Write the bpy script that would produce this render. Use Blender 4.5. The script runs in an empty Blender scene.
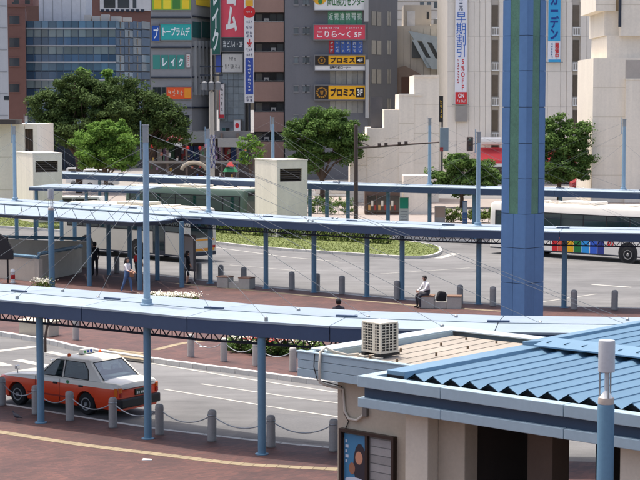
import bpy, math, random
import numpy as np
from mathutils import Vector, Matrix
random.seed(7)
rng = np.random.default_rng(7)
S = bpy.context.scene
C = S.collection

# ------------------------------------------------------------------ camera, sky, sun, exposure
CAM_H = 8.8
FPX = 1680.0                       # focal length in photograph pixels (640 wide)
HORIZON = 105.0
PITCH = math.atan((240 - HORIZON) / FPX)
cam = bpy.data.objects.new('camera', bpy.data.cameras.new('camera'))
C.objects.link(cam)
cam.location = (0, 0, CAM_H)
cam.rotation_euler = (math.pi / 2 - PITCH, 0, 0)
cam.data.sensor_width = 36
cam.data.lens = FPX / 640 * 36
cam.data.clip_start = 0.5
cam.data.clip_end = 6000
S.camera = cam

SUN_EL, SUN_AZ = math.radians(74), math.radians(312)      # azimuth clockwise from +Y: near-overhead summer noon sun, a little to the left
world = bpy.data.worlds.new('World'); S.world = world; world.use_nodes = True
nt = world.node_tree; nt.nodes.clear()
sky = nt.nodes.new('ShaderNodeTexSky'); sky.sky_type = 'NISHITA'; sky.sun_disc = False
sky.sun_elevation = SUN_EL; sky.sun_rotation = SUN_AZ
sky.air_density = 0.7; sky.dust_density = 5.0; sky.ozone_density = 0.3
bg = nt.nodes.new('ShaderNodeBackground'); bg.inputs[1].default_value = 0.15
wo = nt.nodes.new('ShaderNodeOutputWorld')
nt.links.new(sky.outputs[0], bg.inputs[0]); nt.links.new(bg.outputs[0], wo.inputs[0])

sun = bpy.data.objects.new('sun', bpy.data.lights.new('sun', 'SUN'))
C.objects.link(sun)
sun.data.energy = 2.0; sun.data.angle = math.radians(1.5); sun.data.color = (1.0, 0.955, 0.89)
sd = Vector((math.sin(SUN_AZ) * math.cos(SUN_EL), math.cos(SUN_AZ) * math.cos(SUN_EL), math.sin(SUN_EL)))
sun.rotation_euler = (-sd).to_track_quat('-Z', 'Y').to_euler()
sun.location = (0, 0, 60)
S.view_settings.view_transform = 'Standard'; S.view_settings.look = 'None'
S.view_settings.gamma = 1; S.view_settings.use_curve_mapping = False
S.view_settings.exposure = 1.0
S.cycles.max_bounces = 6; S.cycles.diffuse_bounces = 3; S.cycles.glossy_bounces = 3; S.cycles.transparent_max_bounces = 6

# ------------------------------------------------------------------ layout helpers: photo measurement -> metres in the place
cp, sp_ = math.cos(PITCH), math.sin(PITCH)
def ray(px, py):
    x = (px - 320) / FPX; y = -(py - 240) / FPX
    return Vector((x, y * sp_ + cp, y * cp - sp_))
def W(px, py, z=0.0):                       # point at height z
    r = ray(px, py); t = (z - CAM_H) / r.z
    return Vector((r.x * t, r.y * t, z))
def At(px, py, d):                          # point at depth Y = d
    r = ray(px, py); t = d / r.y
    return Vector((r.x * t, d, CAM_H + r.z * t))
def W2(px, py, z=0.0): p = W(px, py, z); return (p.x, p.y)
def col_px(p):                               # image column of a world point
    v = Vector(p) - Vector((0, 0, CAM_H))
    return 320 + FPX * v.x / (v.y * cp - v.z * sp_)

class Facade:                                # vertical plane: origin p0, local x along angle rz, local y away from viewer
    def __init__(s, p0, rz): s.p0 = Vector((p0[0], p0[1], 0)); s.rz = rz; s.u = Vector((math.cos(rz), math.sin(rz), 0)); s.n = Vector((-math.sin(rz), math.cos(rz), 0))
    def pt(s, px, py, off=0.0):
        r = ray(px, py); c = Vector((0, 0, CAM_H)); o = s.p0 + s.n * off
        t = (o - c).dot(s.n) / r.dot(s.n); q = c + r * t
        return ((q - s.p0).dot(s.u), q.z)
    def rect(s, x0, y0, x1, y1, off=0.0):
        xm, ym = (x0 + x1) / 2, (y0 + y1) / 2
        return (s.pt(x0, ym, off)[0], s.pt(xm, y1, off)[1], s.pt(x1, ym, off)[0], s.pt(xm, y0, off)[1])

# ------------------------------------------------------------------ mesh helpers
class MB:
    def __init__(s): s.v = []; s.f = []
    def box(s, x0, y0, z0, x1, y1, z1):
        n = len(s.v)
        s.v += [(x0, y0, z0), (x1, y0, z0), (x1, y1, z0), (x0, y1, z0), (x0, y0, z1), (x1, y0, z1), (x1, y1, z1), (x0, y1, z1)]
        s.f += [tuple(n + i for i in q) for q in ((3, 2, 1, 0), (4, 5, 6, 7), (0, 1, 5, 4), (1, 2, 6, 5), (2, 3, 7, 6), (3, 0, 4, 7))]
        return s
    def hexa(s, b, t):                       # bottom 4 pts, top 4 pts (both ccw from above)
        n = len(s.v); s.v += [tuple(p) for p in b] + [tuple(p) for p in t]
        s.f += [tuple(n + i for i in q) for q in ((3, 2, 1, 0), (4, 5, 6, 7), (0, 1, 5, 4), (1, 2, 6, 5), (2, 3, 7, 6), (3, 0, 4, 7))]
        return s
    def prism(s, pts, z0, z1):
        n = len(s.v); k = len(pts)
        a = sum(pts[i][0] * pts[(i + 1) % k][1] - pts[(i + 1) % k][0] * pts[i][1] for i in range(k))
        if a < 0: pts = pts[::-1]
        s.v += [(p[0], p[1], z0) for p in pts] + [(p[0], p[1], z1) for p in pts]
        s.f += [tuple(n + k - 1 - i for i in range(k)), tuple(n + k + i for i in range(k))]
        s.f += [(n + i, n + (i + 1) % k, n + k + (i + 1) % k, n + k + i) for i in range(k)]
        return s
    def prism_y(s, pts, y0, y1):             # polygon in (x,z), extruded along y
        n = len(s.v); k = len(pts)
        a = sum(pts[i][0] * pts[(i + 1) % k][1] - pts[(i + 1) % k][0] * pts[i][1] for i in range(k))
        if a < 0: pts = pts[::-1]
        s.v += [(p[0], y0, p[1]) for p in pts] + [(p[0], y1, p[1]) for p in pts]
        s.f += [tuple(n + i for i in range(k)), tuple(n + 2 * k - 1 - i for i in range(k))]
        s.f += [(n + (i + 1) % k, n + i, n + k + i, n + k + (i + 1) % k) for i in range(k)]
        return s
    def sheet(s, pts):
        n = len(s.v); s.v += [tuple(p) for p in pts]; s.f.append(tuple(range(n, n + len(pts)))); return s
    def tube(s, a, b, r, n=8, r2=None, caps=True):
        a, b = Vector(a), Vector(b); r2 = r if r2 is None else r2
        d = (b - a).normalized(); x = d.orthogonal().normalized(); y = d.cross(x); k = len(s.v)
        for i in range(n):
            c, q = math.cos(2 * math.pi * i / n), math.sin(2 * math.pi * i / n)
            s.v.append(tuple(a + (x * c + y * q) * r)); s.v.append(tuple(b + (x * c + y * q) * r2))
        for i in range(n):
            j = (i + 1) % n; s.f.append((k + 2 * i, k + 2 * j, k + 2 * j + 1, k + 2 * i + 1))
        if caps:
            s.f.append(tuple(k + 2 * i for i in range(n))[::-1]); s.f.append(tuple(k + 2 * i + 1 for i in range(n)))
        return s
    def path(s, pts, r, n=6):
        pts = [Vector(p) for p in pts]; k = len(s.v); up = None
        for i, p in enumerate(pts):
            d = (pts[min(i + 1, len(pts) - 1)] - pts[max(i - 1, 0)]).normalized()
            x = d.orthogonal().normalized() if up is None else (up - d * up.dot(d)).normalized()
            up = x; y = d.cross(x)
            for q in range(n):
                a = 2 * math.pi * q / n; s.v.append(tuple(p + (x * math.cos(a) + y * math.sin(a)) * r))
        for i in range(len(pts) - 1):
            for q in range(n):
                j = (q + 1) % n; s.f.append((k + i * n + q, k + i * n + j, k + (i + 1) * n + j, k + (i + 1) * n + q))
        s.f.append(tuple(k + q for q in range(n))[::-1]); s.f.append(tuple(k + (len(pts) - 1) * n + q for q in range(n)))
        return s
    def lathe(s, prof, n=16, c=(0, 0, 0), axis='z'):
        k = len(s.v); m = len(prof)
        for r, h in prof:
            for i in range(n):
                a = 2 * math.pi * i / n
                p = (r * math.cos(a), r * math.sin(a), h)
                if axis == 'y': p = (p[0], p[2], -p[1])
                s.v.append((p[0] + c[0], p[1] + c[1], p[2] + c[2]))
        for j in range(m - 1):
            for i in range(n):
                q = (i + 1) % n; s.f.append((k + j * n + i, k + j * n + q, k + (j + 1) * n + q, k + (j + 1) * n + i))
        if prof[0][0] > 1e-4: s.f.append(tuple(k + i for i in range(n))[::-1])
        if prof[-1][0] > 1e-4: s.f.append(tuple(k + (m - 1) * n + i for i in range(n)))
        return s
    def loft(s, rings, closed=True, caps=True):
        k = len(s.v); n = len(rings[0])
        for r in rings: s.v += [tuple(p) for p in r]
        for j in range(len(rings) - 1):
            for i in range(n if closed else n - 1):
                q = (i + 1) % n; s.f.append((k + j * n + i, k + j * n + q, k + (j + 1) * n + q, k + (j + 1) * n + i))
        if caps and closed:
            s.f.append(tuple(k + i for i in range(n))[::-1]); s.f.append(tuple(k + (len(rings) - 1) * n + i for i in range(n)))
        return s
    def mesh(s, name, smooth=False, bevel=0):
        me = bpy.data.meshes.new(name); me.from_pydata(s.v, [], s.f); me.update()
        if smooth:
            me.shade_smooth()
        return me

def put(o, parent=None):
    C.objects.link(o)
    if parent is not None: o.parent = parent
    return o
def tag(o, label=None, cat=None, group=None, kind=None):
    if label: o['label'] = label
    if cat: o['category'] = cat
    if group: o['group'] = group
    if kind: o['kind'] = kind
    return o
def thing(name, label, cat, loc=(0, 0, 0), rz=0.0, group=None):
    o = bpy.data.objects.new(name, None); o.empty_display_size = .2
    o.location = loc if len(loc) == 3 else (loc[0], loc[1], 0); o.rotation_euler = (0, 0, rz)
    return tag(put(o), label, cat, group)
def obj(name, mb, mat, parent=None, loc=None, rot=None, smooth=False, bevel=0, kind=None, label=None, auto=None):
    me = mb if isinstance(mb, bpy.types.Mesh) else mb.mesh(name, smooth)
    if mat is not None and len(me.materials) == 0: me.materials.append(mat)
    o = bpy.data.objects.new(name, me)
    if loc is not None: o.location = loc
    if rot is not None: o.rotation_euler = rot
    if bevel:
        b = o.modifiers.new('bevel', 'BEVEL'); b.width = bevel; b.segments = 2; b.limit_method = 'ANGLE'; b.angle_limit = math.radians(40)
    if auto:
        me.shade_smooth(); me.set_sharp_from_angle(angle=math.radians(auto))
    if kind: o['kind'] = kind
    if label: o['label'] = label
    return put(o, parent)
def single(name, label, cat, mb, mat, loc=(0, 0, 0), rz=0, group=None, **k):
    return tag(obj(name, mb, mat, None, loc, (0, 0, rz), **k), label, cat, group)
def struct(name, mb, mat, label=None, **k):
    return tag(obj(name, mb, mat, **k), label, None, None, 'structure')
def copy_tree(o, parent=None):
    c = o.copy(); C.objects.link(c); c.parent = parent
    for ch in o.children: copy_tree(ch, c)
    return c

# ------------------------------------------------------------------ materials
def L(*c):
    return tuple(((x / 255) / 12.92 if x / 255 <= 0.04045 else ((x / 255 + 0.055) / 1.055) ** 2.4) for x in c) + (1,)
MATS = {}
def mat(name, c, rough=.6, metal=0, var=.12, scale=1.5, bump=0, bscale=30, rnd=.06, streak=0, spec=.4, fine=0.06):
    if name in MATS: return MATS[name]
    m = bpy.data.materials.new(name); m.use_nodes = True; n = m.node_tree.nodes; l = m.node_tree.links
    b = n['Principled BSDF']; b.inputs['Roughness'].default_value = rough; b.inputs['Metallic'].default_value = metal
    b.inputs['Specular IOR Level'].default_value = spec
    base = L(*c)
    tc = n.new('ShaderNodeTexCoord'); oi = n.new('ShaderNodeObjectInfo')
    def math_(op, a, b_, clampv=False):
        q = n.new('ShaderNodeMath'); q.operation = op
        for i, x in enumerate((a, b_)):
            if isinstance(x, (int, float)): q.inputs[i].default_value = x
            else: l.new(x, q.inputs[i])
        return q.outputs[0]
    nz = n.new('ShaderNodeTexNoise'); nz.inputs['Scale'].default_value = scale; nz.inputs['Detail'].default_value = 5; nz.inputs['Roughness'].default_value = .65
    l.new(tc.outputs['Object'], nz.inputs['Vector'])
    f = math_('ADD', math_('MULTIPLY', math_('SUBTRACT', nz.outputs[0], .5), var * 3), 1.0)
    if fine:
        n2 = n.new('ShaderNodeTexNoise'); n2.inputs['Scale'].default_value = scale * 14; n2.inputs['Detail'].default_value = 2
        l.new(tc.outputs['Object'], n2.inputs['Vector'])
        f = math_('ADD', f, math_('MULTIPLY', math_('SUBTRACT', n2.outputs[0], .5), fine * 3))
    if streak:
        mp = n.new('ShaderNodeMapping'); mp.inputs['Scale'].default_value = (1, 1, .06); l.new(tc.outputs['Object'], mp.inputs[0])
        n3 = n.new('ShaderNodeTexNoise'); n3.inputs['Scale'].default_value = 2.2; n3.inputs['Detail'].default_value = 6
        l.new(mp.outputs[0], n3.inputs['Vector'])
        f = math_('ADD', f, math_('MULTIPLY', math_('SUBTRACT', n3.outputs[0], .5), streak * 3))
    if rnd:
        f = math_('ADD', f, math_('MULTIPLY', math_('SUBTRACT', oi.outputs['Random'], .5), rnd * 2))
    mx = n.new('ShaderNodeVectorMath'); mx.operation = 'SCALE'; mx.inputs[0].default_value = base[:3]
    l.new(f, mx.inputs['Scale']); l.new(mx.outputs[0], b.inputs['Base Color'])
    if bump:
        nb = n.new('ShaderNodeTexNoise'); nb.inputs['Scale'].default_value = bscale; nb.inputs['Detail'].default_value = 4
        l.new(tc.outputs['Object'], nb.inputs['Vector'])
        bp = n.new('ShaderNodeBump'); bp.inputs['Strength'].default_value = bump; bp.inputs['Distance'].default_value = .02
        l.new(nb.outputs[0], bp.inputs['Height']); l.new(bp.outputs[0], b.inputs['Normal'])
    MATS[name] = m; return m
def plain(name, c, rough=.5, metal=0, **k): return mat(name, c, rough, metal, var=.05, fine=0, rnd=k.pop('rnd', .03), **k)
def glassy(name, c, rough=.06, spec=.8, var=.25, scale=.25, rnd=.25):
    return mat(name, c, rough, 0, var=var, scale=scale, rnd=rnd, spec=spec, fine=0)

def brick_mat():
    m = bpy.data.materials.new('red_paving'); m.use_nodes = True; n = m.node_tree.nodes; l = m.node_tree.links; b = n['Principled BSDF']
    tc = n.new('ShaderNodeTexCoord'); mp = n.new('ShaderNodeMapping'); mp.inputs['Rotation'].default_value = (0, 0, math.radians(-32)); l.new(tc.outputs['Object'], mp.inputs[0])
    br = n.new('ShaderNodeTexBrick'); br.inputs['Scale'].default_value = 1; br.inputs['Brick Width'].default_value = .22; br.inputs['Row Height'].default_value = .11
    br.inputs['Mortar Size'].default_value = .006; br.inputs['Color1'].default_value = L(98, 64, 56); br.inputs['Color2'].default_value = L(77, 52, 47); br.inputs['Mortar'].default_value = L(66, 52, 49)
    l.new(mp.outputs[0], br.inputs['Vector'])
    big = n.new('ShaderNodeTexBrick'); big.inputs['Scale'].default_value = 1; big.inputs['Brick Width'].default_value = 3.1; big.inputs['Row Height'].default_value = 1.55; big.inputs['Mortar Size'].default_value = .0
    big.inputs['Color1'].default_value = (1.06, 1.03, 1.02, 1); big.inputs['Color2'].default_value = (.86, .86, .92, 1); l.new(mp.outputs[0], big.inputs['Vector'])
    nz = n.new('ShaderNodeTexNoise'); nz.inputs['Scale'].default_value = .9; nz.inputs['Detail'].default_value = 6; l.new(tc.outputs['Object'], nz.inputs['Vector'])
    rp = n.new('ShaderNodeValToRGB'); rp.color_ramp.elements[0].position = .3; rp.color_ramp.elements[0].color = (.72, .70, .72, 1); rp.color_ramp.elements[1].position = .7; rp.color_ramp.elements[1].color = (1.12, 1.08, 1.05, 1)
    l.new(nz.outputs[0], rp.inputs[0])
    m1 = n.new('ShaderNodeMix'); m1.data_type = 'RGBA'; m1.blend_type = 'MULTIPLY'; m1.inputs[0].default_value = 1; l.new(br.outputs[0], m1.inputs[6]); l.new(big.outputs[0], m1.inputs[7])
    m2 = n.new('ShaderNodeMix'); m2.data_type = 'RGBA'; m2.blend_type = 'MULTIPLY'; m2.inputs[0].default_value = 1; l.new(m1.outputs[2], m2.inputs[6]); l.new(rp.outputs[0], m2.inputs[7])
    l.new(m2.outputs[2], b.inputs['Base Color']); b.inputs['Roughness'].default_value = .75
    bp = n.new('ShaderNodeBump'); bp.inputs['Strength'].default_value = .4; bp.inputs['Distance'].default_value = .01; l.new(br.outputs['Fac'], bp.inputs['Height']); bp.invert = True
    l.new(bp.outputs[0], b.inputs['Normal'])
    return m
def asphalt_mat():
    m = bpy.data.materials.new('asphalt'); m.use_nodes = True; n = m.node_tree.nodes; l = m.node_tree.links; b = n['Principled BSDF']
    tc = n.new('ShaderNodeTexCoord')
    def noise(scale, det, stretch=None):
        z = n.new('ShaderNodeTexNoise'); z.inputs['Scale'].default_value = scale; z.inputs['Detail'].default_value = det; z.inputs['Roughness'].default_value = .7
        if stretch:
            mp = n.new('ShaderNodeMapping'); mp.inputs['Scale'].default_value = stretch; mp.inputs['Rotation'].default_value = (0, 0, .6); l.new(tc.outputs['Object'], mp.inputs[0]); l.new(mp.outputs[0], z.inputs['Vector'])
        else: l.new(tc.outputs['Object'], z.inputs['Vector'])
        return z.outputs[0]
    def ramp(x, p0, c0, p1, c1):
        r = n.new('ShaderNodeValToRGB'); r.color_ramp.elements[0].position = p0; r.color_ramp.elements[0].color = (c0, c0, c0, 1); r.color_ramp.elements[1].position = p1; r.color_ramp.elements[1].color = (c1, c1, c1, 1); l.new(x, r.inputs[0]); return r.outputs[0]
    def mul(a, c):
        q = n.new('ShaderNodeMix'); q.data_type = 'RGBA'; q.blend_type = 'MULTIPLY'; q.inputs[0].default_value = 1; l.new(a, q.inputs[6]); l.new(c, q.inputs[7]); return q.outputs[2]
    rgb = n.new('ShaderNodeRGB'); rgb.outputs[0].default_value = (.165, .163, .158, 1)
    c = mul(rgb.outputs[0], ramp(noise(.12, 6), .35, .72, .65, 1.18))
    c = mul(c, ramp(noise(1.4, 6, (.18, 1, 1)), .3, .74, .7, 1.14))
    c = mul(c, ramp(noise(40, 3), .3, .75, .7, 1.2))
    l.new(c, b.inputs['Base Color']); b.inputs['Roughness'].default_value = .85
    bp = n.new('ShaderNodeBump'); bp.inputs['Strength'].default_value = .3; bp.inputs['Distance'].default_value = .01; l.new(noise(60, 3), bp.inputs['Height']); l.new(bp.outputs[0], b.inputs['Normal'])
    return m
def leaf_mat(name, c1, c2, trans=.25):
    m = bpy.data.materials.new(name); m.use_nodes = True; n = m.node_tree.nodes; l = m.node_tree.links; b = n['Principled BSDF']
    tc = n.new('ShaderNodeTexCoord'); z = n.new('ShaderNodeTexNoise'); z.inputs['Scale'].default_value = 1.1; z.inputs['Detail'].default_value = 6; z.inputs['Roughness'].default_value = .8; l.new(tc.outputs['Object'], z.inputs['Vector'])
    r = n.new('ShaderNodeValToRGB'); r.color_ramp.elements[0].position = .3; r.color_ramp.elements[0].color = c1; r.color_ramp.elements[1].position = .7; r.color_ramp.elements[1].color = c2; l.new(z.outputs[0], r.inputs[0])
    l.new(r.outputs[0], b.inputs['Base Color']); b.inputs['Roughness'].default_value = .75; b.inputs['Specular IOR Level'].default_value = .1
    t = n.new('ShaderNodeBsdfTranslucent'); l.new(r.outputs[0], t.inputs[0]); mx = n.new('ShaderNodeMixShader'); mx.inputs[0].default_value = trans
    l.new(b.outputs[0], mx.inputs[1]); l.new(t.outputs[0], mx.inputs[2]); l.new(mx.outputs[0], n['Material Output'].inputs[0])
    return m
def grass_mat():
    return mat('lawn', (104, 114, 62), .9, var=.2, scale=.5, bump=.6, bscale=25, fine=.2)
ASPHALT = asphalt_mat(); PAVING = brick_mat()
CONC = mat('concrete', (168, 164, 154), .85, var=.16, scale=2, bump=.2, streak=.05)
GRAN = mat('granite', (150, 148, 144), .8, var=.14, scale=6, bump=.2, fine=.15)
PALEGRAN = mat('pale_granite', (176, 172, 165), .8, var=.12, scale=6, fine=.12)
KERB = mat('kerbstone', (188, 186, 180), .85, var=.14, scale=3, rnd=.1)
PAINTW = mat('road_paint', (168, 166, 158), .8, var=.4, scale=2.5, fine=.15)
TACT = mat('tactile_yellow', (146, 132, 106), .85, var=.15, scale=2, rnd=.1)
ROOFB = mat('pale_blue_roof', (140, 154, 165), .5, var=.15, scale=.6, rnd=.05, fine=.05)
ROOFS = mat('pale_blue_roof_edge', (148, 162, 170), .45, var=.13, scale=.7, rnd=.05, fine=.04)
BLUEC = mat('column_blue', (92, 128, 150), .45, var=.13, scale=1.2, streak=.05, rnd=.03)
MASTB = mat('mast_blue', (138, 164, 182), .45, var=.07, scale=1.5, rnd=.03)
NAVY = mat('navy_fascia', (56, 74, 100), .45, var=.08, scale=.7, rnd=.03, streak=.03)
DARKM = mat('dark_steel', (40, 46, 58), .5, var=.1)
PYLON = mat('pylon_blue', (84, 120, 162), .42, var=.11, scale=.5, streak=.10, rnd=.02)
GREENG = mat('pylon_green_glass', (84, 124, 104), .3, var=.3, scale=1.2, fine=.2)
CREAM = mat('cream_wall', (236, 226, 208), .85, var=.06, scale=.4, streak=.09, bump=.1, rnd=.02)
STEEL = mat('galvanised', (150, 154, 156), .4, metal=.4, var=.08)
CABLE = mat('cable_steel', (132, 134, 134), .4, metal=.2, var=.05)
WHITEP = plain('white_paint', (226, 226, 220), .35)
BLACK = plain('black_plastic', (28, 28, 30), .5)
RUBBER = plain('tyre_rubber', (26, 26, 27), .8)
GLASSD = glassy('dark_glass', (26, 34, 36), .04)
FASC = mat('grey_blue_fascia', (154, 174, 182), .4, var=.05, scale=.6, streak=.03, rnd=.02)

# ------------------------------------------------------------------ lettering
TXT = {}
def text_mesh(body, w, h, bold=.0, key=''):
    k = (body, round(w, 3), round(h, 3), bold, key)
    if k in TXT: return TXT[k]
    cu = bpy.data.curves.new('lettering', 'FONT'); cu.body = body; cu.align_x = 'CENTER'; cu.size = 1; cu.offset = bold; cu.resolution_u = 2
    cu.space_line = .92
    o = bpy.data.objects.new('lettering', cu)
    me = bpy.data.meshes.new_from_object(o); me.materials.clear()
    bpy.data.objects.remove(o); bpy.data.curves.remove(cu)
    n = len(me.vertices); co = np.empty(n * 3); me.vertices.foreach_get('co', co); co = co.reshape(-1, 3)
    if n:
        lo, hi = co.min(0), co.max(0); co[:, 0] = (co[:, 0] - (lo[0] + hi[0]) / 2) * w / max(hi[0] - lo[0], 1e-3); co[:, 1] = (co[:, 1] - (lo[1] + hi[1]) / 2) * h / max(hi[1] - lo[1], 1e-3); co[:, 2] = 0
        me.vertices.foreach_set('co', co.ravel()); me.update()
    TXT[k] = me; return me
def letter(parent, body, r, y, m, bold=.02, rot=(math.pi / 2, 0, 0)):
    """lettering standing in the local xz plane of the parent, rect r = (x0,z0,x1,z1), at depth y"""
    me = text_mesh(body, abs(r[2] - r[0]), r[3] - r[1], bold, m.name)
    return obj('lettering', me, m, parent, ((r[0] + r[2]) / 2, y, (r[1] + r[3]) / 2), rot)

def scribble(parent, r, y, m, nx, ny, seed=0):
    """characters too small to read in the photograph: short strokes gathered in cells, one joined print"""
    rd = random.Random(seed + nx * 31 + ny); mb = MB(); cw, ch = (r[2] - r[0]) / nx, (r[3] - r[1]) / ny
    for i in range(nx):
        for j in range(ny):
            x0, z0, x1, z1 = r[0] + cw * (i + .12), r[1] + ch * (j + .10), r[0] + cw * (i + .88), r[1] + ch * (j + .90); s = min(cw, ch) * .13
            for k in range(rd.choice((5, 6, 7))):
                if rd.random() < .55:
                    z = rd.uniform(z0, z1 - s); a, b = sorted((rd.uniform(x0, x1), rd.uniform(x0, x1))); b = max(b, a + cw * .35); mb.sheet([(a, 0, z), (min(b, x1), 0, z), (min(b, x1), 0, z + s), (a, 0, z + s)])
                else:
                    x = rd.uniform(x0, x1 - s); a, b = sorted((rd.uniform(z0, z1), rd.uniform(z0, z1))); b = max(b, a + ch * .35); mb.sheet([(x, 0, a), (x + s, 0, a), (x + s, 0, min(b, z1)), (x, 0, min(b, z1))])
    return obj('lettering', mb, m, parent, (0, y, 0), kind='stuff')

def ring_frame(name, parent, r, y0, y1, g, m):
    """one closed rectangular frame around rect r in the local xz plane"""
    o_ = [(r[0] - g, r[1] - g), (r[2] + g, r[1] - g), (r[2] + g, r[3] + g), (r[0] - g, r[3] + g)]; i_ = [(r[0], r[1]), (r[2], r[1]), (r[2], r[3]), (r[0], r[3])]
    v = [(x, y, z) for y in (y0, y1) for q in (o_, i_) for x, z in q]; f = []
    for k in range(4):
        j = (k + 1) % 4; f += [(k, j, 4 + j, 4 + k), (8 + j, 8 + k, 12 + k, 12 + j), (j, k, 8 + k, 8 + j), (4 + k, 4 + j, 12 + j, 12 + k)]
    mb = MB(); mb.v = v; mb.f = f; return obj(name, mb, m, parent)
def clear_glass(name, tint, gl=.16):
    m = bpy.data.materials.new(name); m.use_nodes = True; n = m.node_tree.nodes; l = m.node_tree.links; n.remove(n['Principled BSDF'])
    a = n.new('ShaderNodeBsdfTransparent'); a.inputs[0].default_value = tint; g = n.new('ShaderNodeBsdfGlossy'); g.inputs['Roughness'].default_value = .03
    fr = n.new('ShaderNodeLayerWeight'); fr.inputs[0].default_value = .12; ad = n.new('ShaderNodeMath'); ad.operation = 'ADD'; ad.inputs[1].default_value = gl; l.new(fr.outputs[0], ad.inputs[0])
    mx = n.new('ShaderNodeMixShader'); l.new(ad.outputs[0], mx.inputs[0]); l.new(a.outputs[0], mx.inputs[1]); l.new(g.outputs[0], mx.inputs[2]); l.new(mx.outputs[0], n['Material Output'].inputs[0]); return m
# ------------------------------------------------------------------ ground, roads, pavements
PV = 0.12
def smooth_line(pts, step=.5):
    """Catmull-Rom through 2D points, resampled by arc length"""
    P = [Vector((p[0], p[1])) for p in pts]; P = [P[0] * 2 - P[1]] + P + [P[-1] * 2 - P[-2]]; out = []
    for i in range(1, len(P) - 2):
        for k in range(24):
            t = k / 24; a, b, c, d = P[i - 1], P[i], P[i + 1], P[i + 2]
            out.append(.5 * ((2 * b) + (c - a) * t + (2 * a - 5 * b + 4 * c - d) * t * t + (3 * b - a - 3 * c + d) * t ** 3))
    out.append(P[-2]); return resample(out, step)
def resample(P, step):
    P = [Vector((p[0], p[1])) for p in P]; L_ = [0]
    for i in range(1, len(P)): L_.append(L_[-1] + (P[i] - P[i - 1]).length)
    n = max(1, round(L_[-1] / step)); res = []; j = 0
    for k in range(n + 1):
        s = L_[-1] * k / n
        while j < len(P) - 2 and L_[j + 1] < s: j += 1
        f = (s - L_[j]) / max(L_[j + 1] - L_[j], 1e-6); res.append(P[j].lerp(P[j + 1], min(max(f, 0), 1)))
    return res
def normals(P):
    """unit normals to the left of travel"""
    N = []
    for i in range(len(P)):
        d = (P[min(i + 1, len(P) - 1)] - P[max(i - 1, 0)]).normalized(); N.append(Vector((-d.y, d.x)))
    return N
def offset(P, o): return [p + n * o for p, n in zip(P, normals(P))]

ground = struct('ground', MB().sheet([(-1500, -200, -.05), (1500, -200, -.05), (1500, 3000, -.05), (-1500, 3000, -.05)]), mat('city_ground', (120, 118, 114), .9, var=.2, scale=.05), 'grey city ground reaching to the horizon')
road = struct('road', MB().sheet([(-120, 15, 0), (120, 15, 0), (120, 420, 0), (-120, 420, 0)]), ASPHALT, 'grey asphalt roadway of the bus terminal')

near_edge = smooth_line([W2(-90, 389, PV), W2(6, 405, PV), W2(75, 416.5, PV), W2(145, 427.5, PV), W2(220, 437, PV), W2(290, 444.5, PV), W2(335, 448.5, PV), W2(480, 458, PV), W2(640, 463, PV), W2(800, 464, PV)], .6)
plat_near = smooth_line([W2(-70, 322, PV), W2(0, 332, PV), W2(55, 341, PV), W2(80, 347, PV), W2(157, 359, PV), W2(250, 371, PV), W2(335, 382, PV), W2(450, 391, PV), W2(640, 399, PV), W2(780, 401, PV)], .6)
plat_far = smooth_line([W2(-70, 251, PV), W2(0, 258.5, PV), W2(117, 271, PV), W2(215, 282, PV), W2(290, 289.5, PV), W2(370, 296.5, PV), W2(410, 300, PV), W2(500, 305, PV), W2(640, 308.5, PV), W2(780, 310, PV)], .8)
isl = [W2(*p) for p in ((-70, 224), (0, 228), (47, 231), (130, 238), (212, 244), (250, 248), (300, 252), (360, 256), (410, 259), (430, 258), (440, 255), (442, 251.5), (436, 247.5), (410, 243.5), (385, 240), (300, 233.5), (240, 230), (150, 226), (50, 220), (-70, 213))]
isl = smooth_line(isl, .9)
far_front = smooth_line([((px - 320) / FPX * d, d) for px, d in ((-70, 136), (0, 133), (100, 128.5), (160, 125), (250, 120), (307, 116), (410, 110.5), (500, 107), (640, 103), (780, 99))], 1.0)

def paving(name, poly, z, m, label):
    return struct(name, MB().prism([(p[0], p[1]) for p in poly], -.04, z), m, label)
near_pave = paving('near_pavement', [tuple(p) for p in near_edge] + [(30, 14), (-30, 14)], PV, PAVING, 'red brick pavement along the bottom of the view')
platform = paving('platform_pavement', [tuple(p) for p in plat_near] + [tuple(p) for p in plat_far][::-1], PV, PAVING, 'red brick platform between the two roads')
far_pave = paving('far_pavement', [tuple(p) for p in far_front] + [(30, 150), (-40, 175)], PV, mat('far_paving', (150, 140, 132), .85, var=.15), 'pale paved footway under the farthest canopy')
back_pave = paving('street_pavement', [(-80, 176), (70, 168), (80, 330), (-90, 330)], .10, mat('street_paving', (140, 136, 130), .85, var=.15), 'grey footway along the shop fronts')
lawn = paving('lawn', [tuple(p) for p in offset(isl, .18)] , .17, grass_mat(), 'grass verge with dry patches on the traffic island')
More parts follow.
